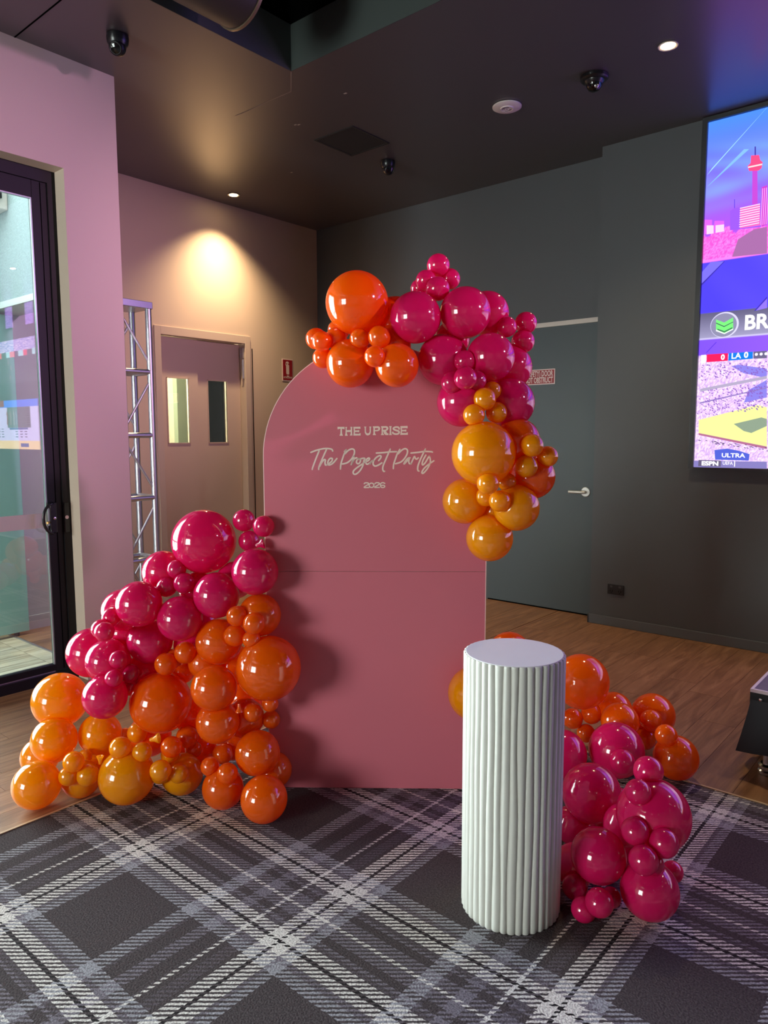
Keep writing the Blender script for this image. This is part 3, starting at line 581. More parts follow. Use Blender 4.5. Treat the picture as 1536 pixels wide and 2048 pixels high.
# ---------------------------------------------------------------- geometry helpers
class MB:
    def __init__(self):
        self.v, self.f = [], []

    def add(self, vs, fs):
        k = len(self.v)
        self.v += [tuple(p) for p in vs]
        self.f += [tuple(i + k for i in f) for f in fs]
        return self

    def box(self, x0, x1, y0, y1, z0, z1):
        return self.add([(x0, y0, z0), (x1, y0, z0), (x1, y1, z0), (x0, y1, z0), (x0, y0, z1), (x1, y0, z1), (x1, y1, z1), (x0, y1, z1)],
                        [(0, 3, 2, 1), (4, 5, 6, 7), (0, 1, 5, 4), (1, 2, 6, 5), (2, 3, 7, 6), (3, 0, 4, 7)])

    def tube(self, pts, rad, n=12, caps=True):
        pts = [Vector(p) for p in pts]
        rr = rad if isinstance(rad, (list, tuple)) else [rad] * len(pts)
        rings = []
        ref = None
        for i, p in enumerate(pts):
            t = (pts[min(i + 1, len(pts) - 1)] - pts[max(i - 1, 0)]).normalized()
            if ref is None:
                ref = Vector((0, 0, 1)) if abs(t.z) < 0.9 else Vector((1, 0, 0))
            a = ref.cross(t).normalized()
            b = t.cross(a)
            ref = b
            rings.append([p + (a * math.cos(2 * math.pi * k / n) + b * math.sin(2 * math.pi * k / n)) * rr[i] for k in range(n)])
        vs = [q for r in rings for q in r]
        fs = [(i * n + k, i * n + (k + 1) % n, (i + 1) * n + (k + 1) % n, (i + 1) * n + k) for i in range(len(pts) - 1) for k in range(n)]
        if caps:
            fs += [tuple(reversed(range(n))), tuple(range((len(pts) - 1) * n, len(pts) * n))]
        return self.add(vs, fs)

    def lathe(self, prof, c, n=32, axis=(0, 0, 1), flute=None):
        ax = Vector(axis).normalized()
        a = Vector((0, 0, 1)) if abs(ax.z) < 0.9 else Vector((1, 0, 0))
        a = a.cross(ax).normalized()
        b = ax.cross(a)
        c = Vector(c)
        vs, fs = [], []
        for r, h in prof:
            vs += [c + ax * h + (a * math.cos(2 * math.pi * k / n) + b * math.sin(2 * math.pi * k / n)) * r for k in range(n)]
        for i in range(len(prof) - 1):
            fs += [(i * n + k, i * n + (k + 1) % n, (i + 1) * n + (k + 1) % n, (i + 1) * n + k) for k in range(n)]
        fs += [tuple(reversed(range(n))), tuple(range((len(prof) - 1) * n, len(prof) * n))]
        return self.add(vs, fs)

    def build(self, name, material, parent=None, origin=(0, 0, 0), smooth=False, bevel=0.0, link=True):
        me = bpy.data.meshes.new(name)
        o = Vector(origin)
        me.from_pydata([tuple(Vector(p) - o) for p in self.v], [], self.f)
        bm = bmesh.new()
        bm.from_mesh(me)
        bmesh.ops.recalc_face_normals(bm, faces=bm.faces)
        if bevel > 0:
            bmesh.ops.bevel(bm, geom=list(bm.edges), offset=bevel, segments=2, affect='EDGES', profile=0.5)
        bm.to_mesh(me)
        bm.free()
        me.materials.append(material)
        if smooth:
            me.shade_smooth()
            me.set_sharp_from_angle(angle=math.radians(38))
        ob = bpy.data.objects.new(name, me)
        COL.objects.link(ob)
        if parent is not None:
            ob.parent = parent
        else:
            ob.location = o
        return ob


def thing(name, label, cat, loc, group=None):
    o = bpy.data.objects.new(name, None)
    o.empty_display_size = 0.1
    COL.objects.link(o)
    o.location = loc
    o['label'] = label
    o['category'] = cat
    if group:
        o['group'] = group
    return o


def tag(o, label, cat, group=None):
    o['label'] = label
    o['category'] = cat
    if group:
        o['group'] = group
    return o


def structure(o):
    o['kind'] = 'structure'
    return o


def sgroup(name, loc=(0, 0, 0)):
    o = bpy.data.objects.new(name, None)
    COL.objects.link(o)
    o.location = loc
    o['kind'] = 'structure'
    return o


def poly_mesh(loops, place):
    """filled flat polygons (with holes): list of loop lists of 2D points; place maps 2D to 3D"""
    mb = MB()
    for lp in loops:
        tris = tessellate_polygon([[Vector((p[0], p[1], 0)) for p in l] for l in lp])
        flat = [p for l in lp for p in l]
        mb.add([place(*p) for p in flat], [tuple(t) for t in tris])
    return mb


def stroke_mesh(strokes, place, mb=None):
    mb = mb or MB()
    for w, pts in strokes:
        P = [Vector((p[0], p[1])) for p in pts]
        Q = []
        for i in range(len(P) - 1):
            p0, p1, p2, p3 = P[max(i - 1, 0)], P[i], P[i + 1], P[min(i + 2, len(P) - 1)]
            for k in range(5):
                t = k / 5
                Q.append(0.5 * ((2 * p1) + (p2 - p0) * t + (2 * p0 - 5 * p1 + 4 * p2 - p3) * t * t + (3 * p1 - p0 - 3 * p2 + p3) * t ** 3))
        Q.append(P[-1])
        h = w / 2
        L, R = [], []
        for i, q in enumerate(Q):
            t = (Q[min(i + 1, len(Q) - 1)] - Q[max(i - 1, 0)])
            t = t.normalized() if t.length > 1e-9 else Vector((1, 0))
            nn = Vector((-t.y, t.x)) * h
            L.append(q + nn)
            R.append(q - nn)
        n = len(Q)
        mb.add([place(*p) for p in L] + [place(*p) for p in R], [(i, i + 1, n + i + 1, n + i) for i in range(n - 1)])
        for c in (Q[0], Q[-1]):
            mb.add([place(c.x + h * math.cos(a * math.pi / 5), c.y + h * math.sin(a * math.pi / 5)) for a in range(10)], [tuple(range(10))])
    return mb


def text_mesh(s, size, place, bold=0.0, width=None, cond=1.0):
    cu = bpy.data.curves.new('txt', 'FONT')
    cu.body = s
    cu.size = size
    cu.offset = bold
    cu.resolution_u = 3
    ob = bpy.data.objects.new('txt', cu)
    COL.objects.link(ob)
    bpy.context.view_layer.update()
    me = ob.to_mesh()
    vs = [tuple(v.co) for v in me.vertices]
    fs = [tuple(p.vertices) for p in me.polygons]
    ob.to_mesh_clear()
    bpy.data.objects.remove(ob)
    bpy.data.curves.remove(cu)
    mb = MB()
    if vs:
        x0 = min(v[0] for v in vs)
        x1 = max(v[0] for v in vs)
        sx = (width / (x1 - x0)) if width else cond
        mb.add([place((v[0] - x0) * sx, v[1]) for v in vs], fs)
    return mb


# ---------------------------------------------------------------- room shell
ZC, YR, YD, XB, XC, XS = 3.735, 5.766, 5.572, -5.85, -4.335, -4.45
XR, YF = 5.3, -5.6
XJ = -2.52       # where the dark wall steps forward

wl = MB()        # left wall with the sliding door opening, ending in the pillar
wl.box(-4.60, XC, 2.199, 2.547, 0, ZC + .3)
wl.box(-4.60, XC, YF, -2.6, 0, ZC + .3)
wl.box(-4.60, XC, -2.6, 2.199, 3.106, ZC + .3)
structure(wl.build('wall_left', CREAM))
wb = MB()
wb.box(XB - .2, XB, 3.1, 3.755, 0, ZC + .3)
wb.box(XB - .2, XB, 4.776, YR + .2, 0, ZC + .3)
wb.box(XB - .2, XB, 3.755, 4.776, 2.478, ZC + .3)
structure(wb.build('wall_alcove', BEIGE))
structure(MB().box(XB - .2, XB, 2.33, 3.1, 0, ZC + .3).box(XB, XB + .012, 2.35, 3.1, 0, .11).build('wall_alcove.001', COOLBEIGE))  # stretch of the beige wall, cool daylight painted in as pale grey
wd = MB()
wd.box(XB, XJ, YR, YR + .2, 0, ZC + .3)
structure(wd.build('wall_back', CHAR))
wd = MB()
wd.box(XJ, XR, YD, YR + .2, 0, ZC + .3)
structure(wd.build('wall_back.001', CHAR))
structure(MB().box(XR, XR + .2, YF - .2, YR + .2, 0, ZC + .3).build('wall_right', CHAR))
wf = MB()
wf.box(-4.6, -4.3, YF - .2, YF, 0, ZC + .3)
wf.box(-1.7, XR, YF - .2, YF, 0, ZC + .3)
wf.box(-4.3, -1.7, YF - .2, YF, 0, .5)
wf.box(-4.3, -1.7, YF - .2, YF, 3.0, ZC + .3)
structure(wf.build('wall_front', CREAM))
# white window behind the camera
w1 = MB()
for x in (-4.3, -3.05, -1.78):
    w1.box(x, x + .08, YF - .16, YF - .08, .5, 3.0)
for z in (.5, 1.9, 2.92):
    w1.box(-4.3, -1.7, YF - .15, YF - .09, z, z + .08)
w1o = structure(w1.build('window_1', FRAMEB))
MB().box(-4.25, -1.75, YF - .13, YF - .122, .55, 2.95).build('pane', GLASS, w1o)

# ceiling with the open recess
RX0, RX1, RY0, RY1 = -3.46, 3.2, -3.0, 3.213
cl = MB()
T = ZC + .12
cl.box(XB - .2, RX0, 2.40, YR + .2, ZC, T)
cl.box(-4.6, RX0, YF - .2, 2.40, ZC, T)
cl.box(RX1, XR + .2, YF - .2, YR + .2, ZC, T)
cl.box(RX0, RX1, RY1, YR + .2, ZC, T)
cl.box(RX0, RX1, YF - .2, RY0, ZC, T)
ceil = structure(cl.build('ceiling', CEILM))
rc = MB()
for z0, z1 in ((ZC + .0003, 4.0),):
    rc.box(RX0 - .1, RX0 + .003, RY0, RY1, z0, z1)
    rc.box(RX0 - .1, RX1, RY1 - .003, RY1 + .1, z0, z1)
    rc.box(RX1, RX1 + .1, RY0, RY1, z0, z1)
    rc.box(RX0, RX1, RY0 - .1, RY0, z0, z1)
rc.build('recess_face', GREENGREY, ceil)
rv = MB()
rv.box(RX0 - .1, RX0 - .02, RY0, RY1, 4.0, 4.9)
rv.box(RX0 - .1, RX1, RY1 + .02, RY1 + .1, 4.0, 4.9)
rv.box(RX1 + .02, RX1 + .1, RY0, RY1, 4.0, 4.9)
rv.box(RX0, RX1, RY0 - .1, RY0 - .02, 4.0, 4.9)
rv.box(RX0 - .1, RX1 + .1, RY0 - .1, RY1 + .1, 4.9, 5.0)
rv.build('recess_void', VOID, ceil)
MB().box(-4.335, RX0, 1.950, 1.958, ZC - .0015, ZC + .001).build('joint', VOID, ceil)
cr = MB()
for (a, b_) in (((-4.219, 3.384), (-4.05, 3.389)), ((-4.05, 3.389), (-3.86, 3.384)), ((-3.86, 3.384), (-3.655, 3.389)), ((-3.655, 3.389), (-3.462, 3.213))):
    wdt = .003
    cr.add([(a[0], a[1] - wdt, ZC - .001), (b_[0], b_[1] - wdt, ZC - .001), (b_[0], b_[1] + wdt, ZC - .001), (a[0], a[1] + wdt, ZC - .001)], [(0, 1, 2, 3)])
cr.build('paint_crack', mat('pale_crack', (150, 140, 130), 0.8), ceil)
# flakes of lost paint near the crack
fl = MB()
for x, y in ((-4.02, 3.75), (-4.0, 3.765), (-3.42, 3.63), (-4.75, 4.38)):
    fl.box(x, x + .022, y, y + .012, ZC - .001, ZC)
fl.build('paint_flake', mat('pale_flake', (170, 160, 146), 0.8), ceil)

# floor: slab + planks as parts
fl = structure(MB().box(-6.2, XR + .2, YF - .2, YR + .2, -.2, -.014).build('floor', mat('floor_bed', (40, 30, 24), 0.9)))
PW = .187
rnd = random.Random(3)
x = XB
pc = 0
while x < 1.6:
    x1 = x + PW
    if x1 <= -4.50:
        y0 = 2.345
    elif x1 <= -2.889:
        y0 = 0.2
    elif x < -2.889:
        y0 = .2
    else:
        y0 = 3.251
    xe = x1
    if x < -2.889 < x1:
        xe = -2.895
    y = y0 - rnd.random() * 1.2
    while y < YR:
        L_ = 1.9 if rnd.random() < .7 else 1.3
        ya, yb = max(y, y0), min(y + L_, YR if x < XJ else YD)
        if yb - ya > .05:
            cx_, cy_ = (x + xe) / 2, (ya + yb) / 2
            p = MB().box(x + .0008, xe - .0008, ya + .0008, yb - .0008, -.014, 0).build('plank', WOOD, fl)
            pc += 1
        y += L_
    if xe < x1:   # the rest of this column only behind the carpet
        MB().box(-2.889, x1 - .0008, 3.251, YR, -.014, 0).build('plank', WOOD, fl)
    x = x1
# rough dark floor where nothing is seen, level with the planks
MB().box(1.66, XR, 3.25, YD, -.014, -.002).build('floor_extension', WOOD, fl)
MB().box(-4.335, -2.895, YF, .195, -.014, -.002).build('floor_extension', WOOD, fl)
cp = MB().box(-2.884, XR, YF, 3.240, -.014, 0.0).build('carpet', TARTAN)
tag(cp, 'dark tartan carpet in charcoal, grey and white crossing stripes, laid in the timber floor', 'carpet')
structure(MB().box(-2.895, -2.884, YF, 3.251, -.014, .0035).build('trim_1', TRIMM))
structure(MB().box(-2.884, XR, 3.240, 3.251, -.014, .0035).build('trim_2', TRIMM))

# skirting
bb = MB().box(XJ - .012, XR, YD - .014, YD, 0, .074)
bb.box(XJ - .014, XJ, YD - .014, YR - .02, 0, .074)
structure(bb.build('baseboard_back', mat('skirting_paint', (92, 97, 102), 0.4), bevel=.003))
structure(MB().box(XB, XB + .012, 3.1, 3.72, 0, .07).box(XB, XB + .012, 4.812, YR, 0, .07).build('baseboard_alcove', BEIGE))

# ---------------------------------------------------------------- door_3: flush safety door in the dark wall
d3 = sgroup('door_3', (-3.1, YR, 0))
o3 = (-3.1, YR, 0)
MB().box(-3.62, -2.53, YR - .006, YR, .012, 2.447).build('leaf', DOORC, d3, o3)
MB().box(-3.66, XJ, YR - .012, YR, 2.449, 2.487).build('door_closer_rail', mat('pale_rail', (214, 206, 198), .4), d3, o3)
MB().box(-3.62, -2.53, YR - .004, YR, 0, .011).build('bottom_seal', VOID, d3, o3)
hd = MB().lathe([(.042, 0), (.042, .006), (.037, .011)], (-2.668, YR - .006, 1.055), 28, (0, -1, 0))
hdo = hd.build('handle_rose', SATIN, d3, o3, smooth=True)
MB().tube([(-2.668, YR - .01, 1.055), (-2.668, YR - .05, 1.055), (-2.682, YR - .058, 1.055), (-2.80, YR - .058, 1.054)], [.013, .013, .0135, .012], 14).build('lever', SATIN, hdo, o3, smooth=True)
MB().lathe([(.006, 0), (.006, .004)], (-2.56, YR - .006, .56), 10, (0, -1, 0)).build('screw', CHROME, d3, o3)
MB().lathe([(.006, 0), (.006, .004)], (-2.56, YR - .006, .46), 10, (0, -1, 0)).build('screw', CHROME, d3, o3)

# red safety door sign
sx0, sx1, sz0, sz1 = -3.345, -2.975, 1.966, 2.096
sg = thing('safety_sign', 'red sign with white border and words about a safety door on the charcoal wall door', 'sign', (sx0, YR - .006, sz0))
so = (sx0, YR - .006, sz0)
MB().box(sx0, sx1, YR - .009, YR - .0065, sz0, sz1).build('border', WHITES, sg, so)
MB().box(sx0 + .008, sx1 - .008, YR - .0105, YR - .0085, sz0 + .008, sz1 - .008).build('panel', REDS, sg, so)
tm = text_mesh('FIRE (SAFETY) DOOR', .066, lambda a, b: (sx0 + .016 + a, YR - .0112, sz0 + .070 + b), bold=.0016, width=sx1 - sx0 - .034)
t2 = text_mesh('DO NOT OBSTRUCT', .066, lambda a, b: (sx0 + .016 + a, YR - .0112, sz0 + .016 + b), bold=.0016, width=sx1 - sx0 - .034)
tm.build('lettering', WHITES, sg, so)
t2.build('lettering', WHITES, sg, so)

# ---------------------------------------------------------------- door_2: beige double doors in the alcove
d2 = sgroup('door_2', (XB, 4.27, 0))
o2 = (XB, 4.27, 0)
fr = MB()
fr.box(XB - .10, XB + .012, 3.723, 3.788, 0, 2.515)
fr.box(XB - .10, XB + .012, 4.744, 4.809, 0, 2.515)
fr.box(XB - .10, XB + .012, 3.788, 4.744, 2.441, 2.515)
fr.build('frame', DOORB, d2, o2, bevel=.002)


def leaf(name, y0, y1, wy0, wy1, dx):
    xf = XB - dx
    m_ = MB()
    z0, z1, a, b_ = .008, 2.436, 1.462, 2.07
    m_.box(xf - .04, xf, y0, wy0, z0, z1)
    m_.box(xf - .04, xf, wy1, y1, z0, z1)
    m_.box(xf - .04, xf, wy0, wy1, z0, a)
    m_.box(xf - .04, xf, wy0, wy1, b_, z1)
    lf = m_.build(name, DOORB, d2, o2)
    q = MB()
    q.box(xf - .003, xf + .004, wy0 - .002, wy0 + .008, a, b_)
    q.box(xf - .003, xf + .004, wy1 - .008, wy1 + .002, a, b_)
    q.box(xf - .003, xf + .004, wy0, wy1, a - .004, a + .006)
    q.box(xf - .003, xf + .004, wy0, wy1, b_ - .008, b_ + .002)
    q.build('window_bead', DOORB, lf, o2)
    MB().box(xf - .022, xf - .016, wy0, wy1, a, b_).build('pane', GLASS, lf, o2)
    return lf


leaf('leaf', 3.791, 4.221, 3.877, 4.121, .062)
lf2 = leaf('leaf', 4.225, 4.741, 4.34, 4.578, .078)
hg = MB().tube([(XB - .02, 4.738, 2.29), (XB - .02, 4.738, 2.10)], .012, 10)
hg.box(XB - .062, XB - .01, 4.728, 4.742, 2.30, 2.40)
hg.build('closer_hinge', ALU, d2, o2)
MB().tube([(XB - .015, 3.794, 2.33), (XB - .015, 3.794, 2.20)], .010, 10).build('hinge', ALU, d2, o2)
MB().box(XB - .005, XB + .004, 4.832, 4.840, 0, 2.40).build('joint_strip', VOID, d2, o2)
# lit corridor behind the door windows
co = MB()
co.box(-6.72, -6.67, 2.6, 5.6, 0, 2.7)
co.box(-6.72, XB - .2, 2.6, 2.65, 0, 2.7)
co.box(-6.72, XB - .2, 5.55, 5.6, 0, 2.7)
co.box(-6.72, XB - .2, 2.6, 5.6, 2.65, 2.7)
co.box(-6.72, XB - .2, 2.6, 5.6, -.05, 0)
structure(co.build('wall_corridor', mat('corridor_paint', (226, 222, 200), .7)))
structure(MB().box(-6.67, -6.60, 4.45, 4.66, 0, 2.65).build('trim_3', mat('corridor_post', (120, 128, 110), .7)))
structure(MB().box(-6.66, -6.59, 4.66, 5.55, 0, 2.65).box(-6.6, -6.1, 4.64, 4.68, 0, 2.65).build('wall_corridor.001', VOID))
cd = bpy.data.lights.new('corridor_lamp', 'POINT')
cd.energy = 80
cd.color = (1.0, .97, .82)
cd.shadow_soft_size = .15
cdo = bpy.data.objects.new('corridor_lamp', cd)
cdo.location = (-6.3, 3.4, 2.3)
COL.objects.link(cdo)

# extinguisher sign
ey0, ey1, ez0, ez1 = 5.236, 5.384, 2.102, 2.333
es = thing('extinguisher_sign', 'small upright red fire extinguisher sign on the beige wall', 'sign', (XB, 5.31, ez0))
eo = (XB, 5.31, ez0)
MB().box(XB, XB + .003, ey0, ey1, ez0, ez1).build('border', WHITES, es, eo)
MB().box(XB + .002, XB + .0042, ey0 + .010, ey1 - .007, ez0 + .012, ez1 - .010).build('panel', REDS, es, eo)
pp = lambda a, b: (XB + .0046, ey0 + .148 * a, ez1 - .231 * b)
ic = poly_mesh([[[(.30, .26), (.34, .14), (.44, .11), (.56, .12), (.63, .17), (.63, .21), (.54, .19), (.55, .24), (.65, .29), (.65, .66), (.62, .70), (.42, .70), (.36, .65), (.35, .32)], [(.38, .19), (.36, .26), (.44, .26), (.45, .18)]],
                [[(.42, .745), (.63, .75), (.63, .80), (.42, .79)]]], pp)
ic.build('pictogram', WHITES, es, eo)
tm = text_mesh('EXTINGUISHER', .026, lambda a, b: (XB + .0046, ey0 + .018 + a, ez0 + .030 + b), bold=.0006, width=.118)
tm.build('lettering', WHITES, es, eo)

# power outlet
po = thing('power_outlet', 'black double power point low on the charcoal wall', 'power outlet', (-2.303, YD, .30))
oo = (-2.303, YD, .30)
MB().box(-2.370, -2.236, YD - .010, YD, .262, .342).build('plate', BLACKP, po, oo, bevel=.003)
for xx in (-2.338, -2.268):
    MB().box(xx - .009, xx + .009, YD - .014, YD - .009, .318, .332).build('switch', mat('switch_grey', (70, 64, 66), .4), po, oo)
    MB().box(xx - .011, xx - .007, YD - .0106, YD - .0098, .283, .296).box(xx + .007, xx + .011, YD - .0106, YD - .0098, .283, .296).box(xx - .002, xx + .002, YD - .0106, YD - .0098, .270, .282).build('socket_slot', VOID, po, oo)

# ---------------------------------------------------------------- door_1: black sliding door
d1 = sgroup('door_1', (XS, 1.0, 0))
o1 = (XS, 1.0, 0)
f1 = MB()
f1.box(XS - .10, XS, 2.151, 2.199, 0, 3.106)
f1.box(XS - .10, XS, -2.6, 2.151, 3.035, 3.106)
f1.box(XS - .10, XS, -2.6, -2.55, 0, 3.106)
f1.build('frame', FRAMEB, d1, o1)
sl = MB()
sl.box(XS - .13, XS + .0, -2.6, 2.151, 0, .062)
sl.build('sill', FRAMEB, d1, o1)
MB().box(XS - .032, XS - .022, -2.6, 2.06, .062, .072).build('sill_rail', ALU, d1, o1)
gr = MB()
y = 0.9
while y < 2.03:
    gr.box(XS - .10, XS - .04, y, y + .010, .062, .068)
    y += .020
gr.build('sill_grate', ALU, d1, o1)


def slide_leaf(y0, y1, xo, handle):
    xa, xb_ = XS - .060 + xo, XS - .012 + xo
    st = MB()
    st.box(xa, xb_, y1 - .088, y1, .072, 3.035)
    st.box(xa, xb_, y0, y0 + .07, .072, 3.035)
    st.box(xa, xb_, y0 + .07, y1 - .088, 2.935, 3.035)
    st.box(xa, xb_, y0 + .07, y1 - .088, .072, .112)
    lf = st.build('leaf', FRAMEB, d1, o1, bevel=.002)
    gl = MB().box(xa + .022, xa + .028, y0 + .07, y1 - .088, .112, 2.935)
    gl.build('pane', GLASS, lf, o1)
    bd = MB()
    bd.box(xa + .028, xb_ - .004, y1 - .096, y1 - .089, .112, 2.935)
    bd.box(xa + .028, xb_ - .004, y0 + .07, y1 - .096, 2.928, 2.935)
    bd.build('glazing_bead', mat('bead_grey', (176, 184, 184), .35, metal=.6), lf, o1)
    MB().box(xb_, xb_ + .003, y1 - .040, y1 - .036, .08, 3.03).build('stile_groove', VOID, lf, o1)
    MB().box(xa + .029, xa + .031, y0 + .07, y1 - .089, .978, 1.068).build('safety_strip', mat('safety_film', (224, 214, 212), .5), lf, o1)
    return lf, xb_


lfA, xb_ = slide_leaf(.95, 2.149, 0, True)
slide_leaf(-.25, .99, -.045, False)
slide_leaf(-1.45, -.21, -.0, False)
slide_leaf(-2.55, -1.41, -.045, False)
# D-shaped pull handle with lock
hm = MB()
arc = []
for k in range(15):
    a = math.radians(100 + 160 * k / 14)
    arc.append((xb_ + .045, 2.072 + .062 * math.cos(a), 1.036 + .092 * math.sin(a)))
hm.tube([(xb_, 2.090, 1.128)] + arc + [(xb_, 2.090, .946)], .009, 10)
hm.build('pull_handle', BLACKP, lfA, o1, smooth=True)
MB().box(xb_, xb_ + .018, 2.066, 2.108, .945, 1.130).build('handle_plate', BLACKP, lfA, o1, bevel=.005)
MB().box(xb_ + .004, xb_ + .012, 2.052, 2.066, .99, 1.10).build('snib_lever', mat('pale_snib', (170, 182, 182), .3), lfA, o1, bevel=.003)
MB().lathe([(.009, 0), (.009, .006), (.003, .007)], (xb_ + .018, 2.090, 1.034), 14, (1, 0, 0)).build('lock_cylinder', CHROME, lfA, o1, smooth=True)
MB().tube([(xb_ + .01, 2.060, 1.012), (xb_ + .022, 2.042, 1.010)], .007, 10).build('snib_knob', BRASS, lfA, o1, smooth=True)
MB().box(XS, XS + .006, 2.121 + .034, 2.185, .94, 1.125).build('strike_plate', BLACKP, d1, o1, bevel=.002)
MB().lathe([(.011, 0), (.011, .003)], (XS + .006, 2.168, 1.035), 16, (1, 0, 0)).build('strike_sticker', mat('pale_sticker', (236, 208, 222), .4), d1, o1)

# ---------------------------------------------------------------- outside the sliding door
dk = MB().box(-7.0, -4.58, -2.5, 2.33, -.2, -.022).build('timber_deck', mat('deck_bed', (90, 84, 70), .9))
tag(dk, 'sunlit pale timber deck outside the sliding glass door', 'deck')
x = -5.9
while x < -4.60:
    MB().box(x, min(x + .094, -4.585), .5, 2.205, -.022, -.002).build('board', DECKW, dk)
    x += .098
MB().box(-5.9, -4.585, 2.209, 2.327, -.022, -.002).build('border_board', DECKW, dk)
structure(MB().box(-5.9, -4.59, 2.328, 2.343, -.05, .004).build('trim_4', ALU))
lt = MB().box(XB, -4.60, 2.345, 2.547, 2.50, ZC + .3)
structure(lt.build('wall_outside', STUC))
structure(MB().box(XB, -4.60, 2.325, 2.56, 2.455, 2.50).build('trim_5', mat('lintel_white', (206, 212, 210), .6)))
structure(MB().box(XB - .2, XB, 1.7, 2.33, 0, ZC + .3).build('wall_outside.001', STUC))
tp = thing('teal_panel', 'tall flat teal panel on small feet, seen through the sliding glass door', 'panel', (-5.74, 2.0, 0))
to = (-5.74, 2.0, 0)
MB().box(-5.765, -5.715, 1.2, 2.446, .03, 2.43).build('board', TEAL, tp, to)
for y in (1.4, 2.36):
    MB().lathe([(.02, -.002), (.02, .03)], (-5.74, y, 0), 12).build('foot', FRAMEB, tp, to)
fb = thing('wall_box', 'white metal box fixed high on the stucco outside the sliding door', 'box', (-5.6, 2.30, 3.2))
MB().box(-5.85, -5.445, 2.16, 2.345, 3.11, 3.34).build('case', WHITEP, fb, (-5.6, 2.30, 3.2), bevel=.006)
MB().box(-5.44, -5.425, 2.20, 2.30, 3.18, 3.27).build('bracket', FRAMEB, fb, (-5.6, 2.30, 3.2))

# ---------------------------------------------------------------- ceiling fittings
def downlight(x, y, label, power, tilt, strength):
    t = thing('downlight', label, 'light', (x, y, ZC), 'recessed ceiling downlights')
    o = (x, y, ZC)
    MB().lathe([(.040, -.001), (.052, -.001), (.055, -.004), (.055, -.007), (.046, -.007), (.040, -.003)], (x, y, ZC), 28).build('trim_ring', mat('downlight_trim', (200, 190, 176), .4), t, o, smooth=True)
    MB().lathe([(.036, -.006), (.036, -.0075), (.02, -.010)], (x, y, ZC), 24).build('lamp', LAMP, t, o, smooth=True)
    spot('downlight_beam', (x, y, ZC - .02), (x + tilt[0], y + tilt[1], 0), power, (1.0, .74, .42), math.radians(118), 1.0, .03)
    return t


downlight(-5.565, 4.425, 'glowing recessed downlight beside the beige wall, throwing a warm scallop', 165, (.5, 0), 1)
downlight(-1.615, 4.400, 'glowing recessed downlight in the dark ceiling near the large screen', 62, (0, 0), 1)

# further small downlights of the venue behind the camera
k = 0
for x, y in ((-3.9, .2), (-3.9, -1.6), (-3.9, -3.4), (-1.6, -3.6), (.6, -3.6), (3.9, 4.2), (3.9, 1.8), (3.9, -.6), (3.9, -3.0), (1.2, 4.4)):
    t = thing('downlight', 'one of the small warm downlights further back in the dark venue ceiling', 'light', (x, y, ZC), 'venue downlights behind the camera')
    MB().lathe([(.034, -.001), (.048, -.001), (.048, -.006), (.034, -.004)], (x, y, ZC), 20).build('trim_ring', BLACKP, t, (x, y, ZC))
    MB().lathe([(.030, -.004), (.030, -.006)], (x, y, ZC), 16).build('lamp', LAMPS, t, (x, y, ZC))
    spot('downlight_beam', (x, y, ZC - .02), (x, y, 0), 22, (1.0, .86, .68), math.radians(100), .6, .03)

sm = thing('ceiling_speaker', 'round white flat disc with small holes in the dark ceiling', 'sensor', (-2.711, 4.477, ZC))
so = (-2.711, 4.477, ZC)
MB().lathe([(.088, -.001), (.097, -.003), (.097, -.009), (.090, -.013), (.045, -.016), (.042, -.022), (.036, -.020), (.0001, -.020)], so, 40).build('disc', WHITEP, sm, so, smooth=True)
dh = MB()
for a, b_ in ((0, 0), (.012, .016), (-.012, -.016)):
    dh.lathe([(.004, -.0203), (.004, -.0215)], (so[0] + a, so[1] + b_, ZC), 8)
ring = [(so[0] + .029 * math.cos(q), so[1] + .029 * math.sin(q), ZC - .0205) for q in np.linspace(.4, 2.6, 10)]
dh.tube(ring, .0016, 6)
ring = [(so[0] + .029 * math.cos(q), so[1] + .029 * math.sin(q), ZC - .0205) for q in np.linspace(3.5, 5.7, 10)]
dh.tube(ring, .0016, 6)
dh.build('hole', DARKHOLE, sm, so)

se = thing('dome_fitting', 'glossy black stepped round fitting in the ceiling between the white disc and the downlight', 'sensor', (-2.088, 4.47, ZC))
so = (-2.088, 4.47, ZC)
MB().lathe([(.078, -.001), (.084, -.004), (.084, -.020), (.076, -.028), (.060, -.030), (.056, -.042), (.048, -.050)], so, 36).build('base', BLACKP, se, so, smooth=True)
MB().lathe([(.048, -.049), (.044, -.066), (.032, -.082), (.016, -.090), (.0005, -.092)], so, 28).build('dome', LENSM, se, so, smooth=True)
MB().lathe([(.012, 0), (.012, .03), (.009, .032)], (so[0] + .018, so[1] - .022, ZC - .07), 12, (.5, -.6, -.3)).build('lens', CHROME, se, so, smooth=True)


def dome_camera(x, y, look, label):
    t = thing('security_camera', label, 'camera', (x, y, ZC), 'ceiling security cameras')
    o = (x, y, ZC)
    MB().lathe([(.050, -.001), (.058, -.004), (.060, -.020), (.056, -.045), (.046, -.060)], o, 28).build('mount', BLACKP, t, o, smooth=True)
    lk = Vector(look).normalized()
    c = Vector((x, y, ZC - .068)) + Vector((lk.x, lk.y, 0)) * .008
    prof = [(.046 * math.sin(a), -.046 * math.cos(a)) for a in np.linspace(.02, 2.2, 14)]
    ball = MB().lathe(prof, c, 24, lk).build('ball', BLACKP, t, o, smooth=True)
    MB().lathe([(.037, .020), (.037, .032), (.032, .035), (.030, .033)], c, 24, lk).build('collar', BLACKP, ball, o, smooth=True)
    MB().lathe([(.030, .029), (.027, .0335), (.015, .037), (.0005, .038)], c, 24, lk).build('lens', LENSM, ball, o, smooth=True)
    return t


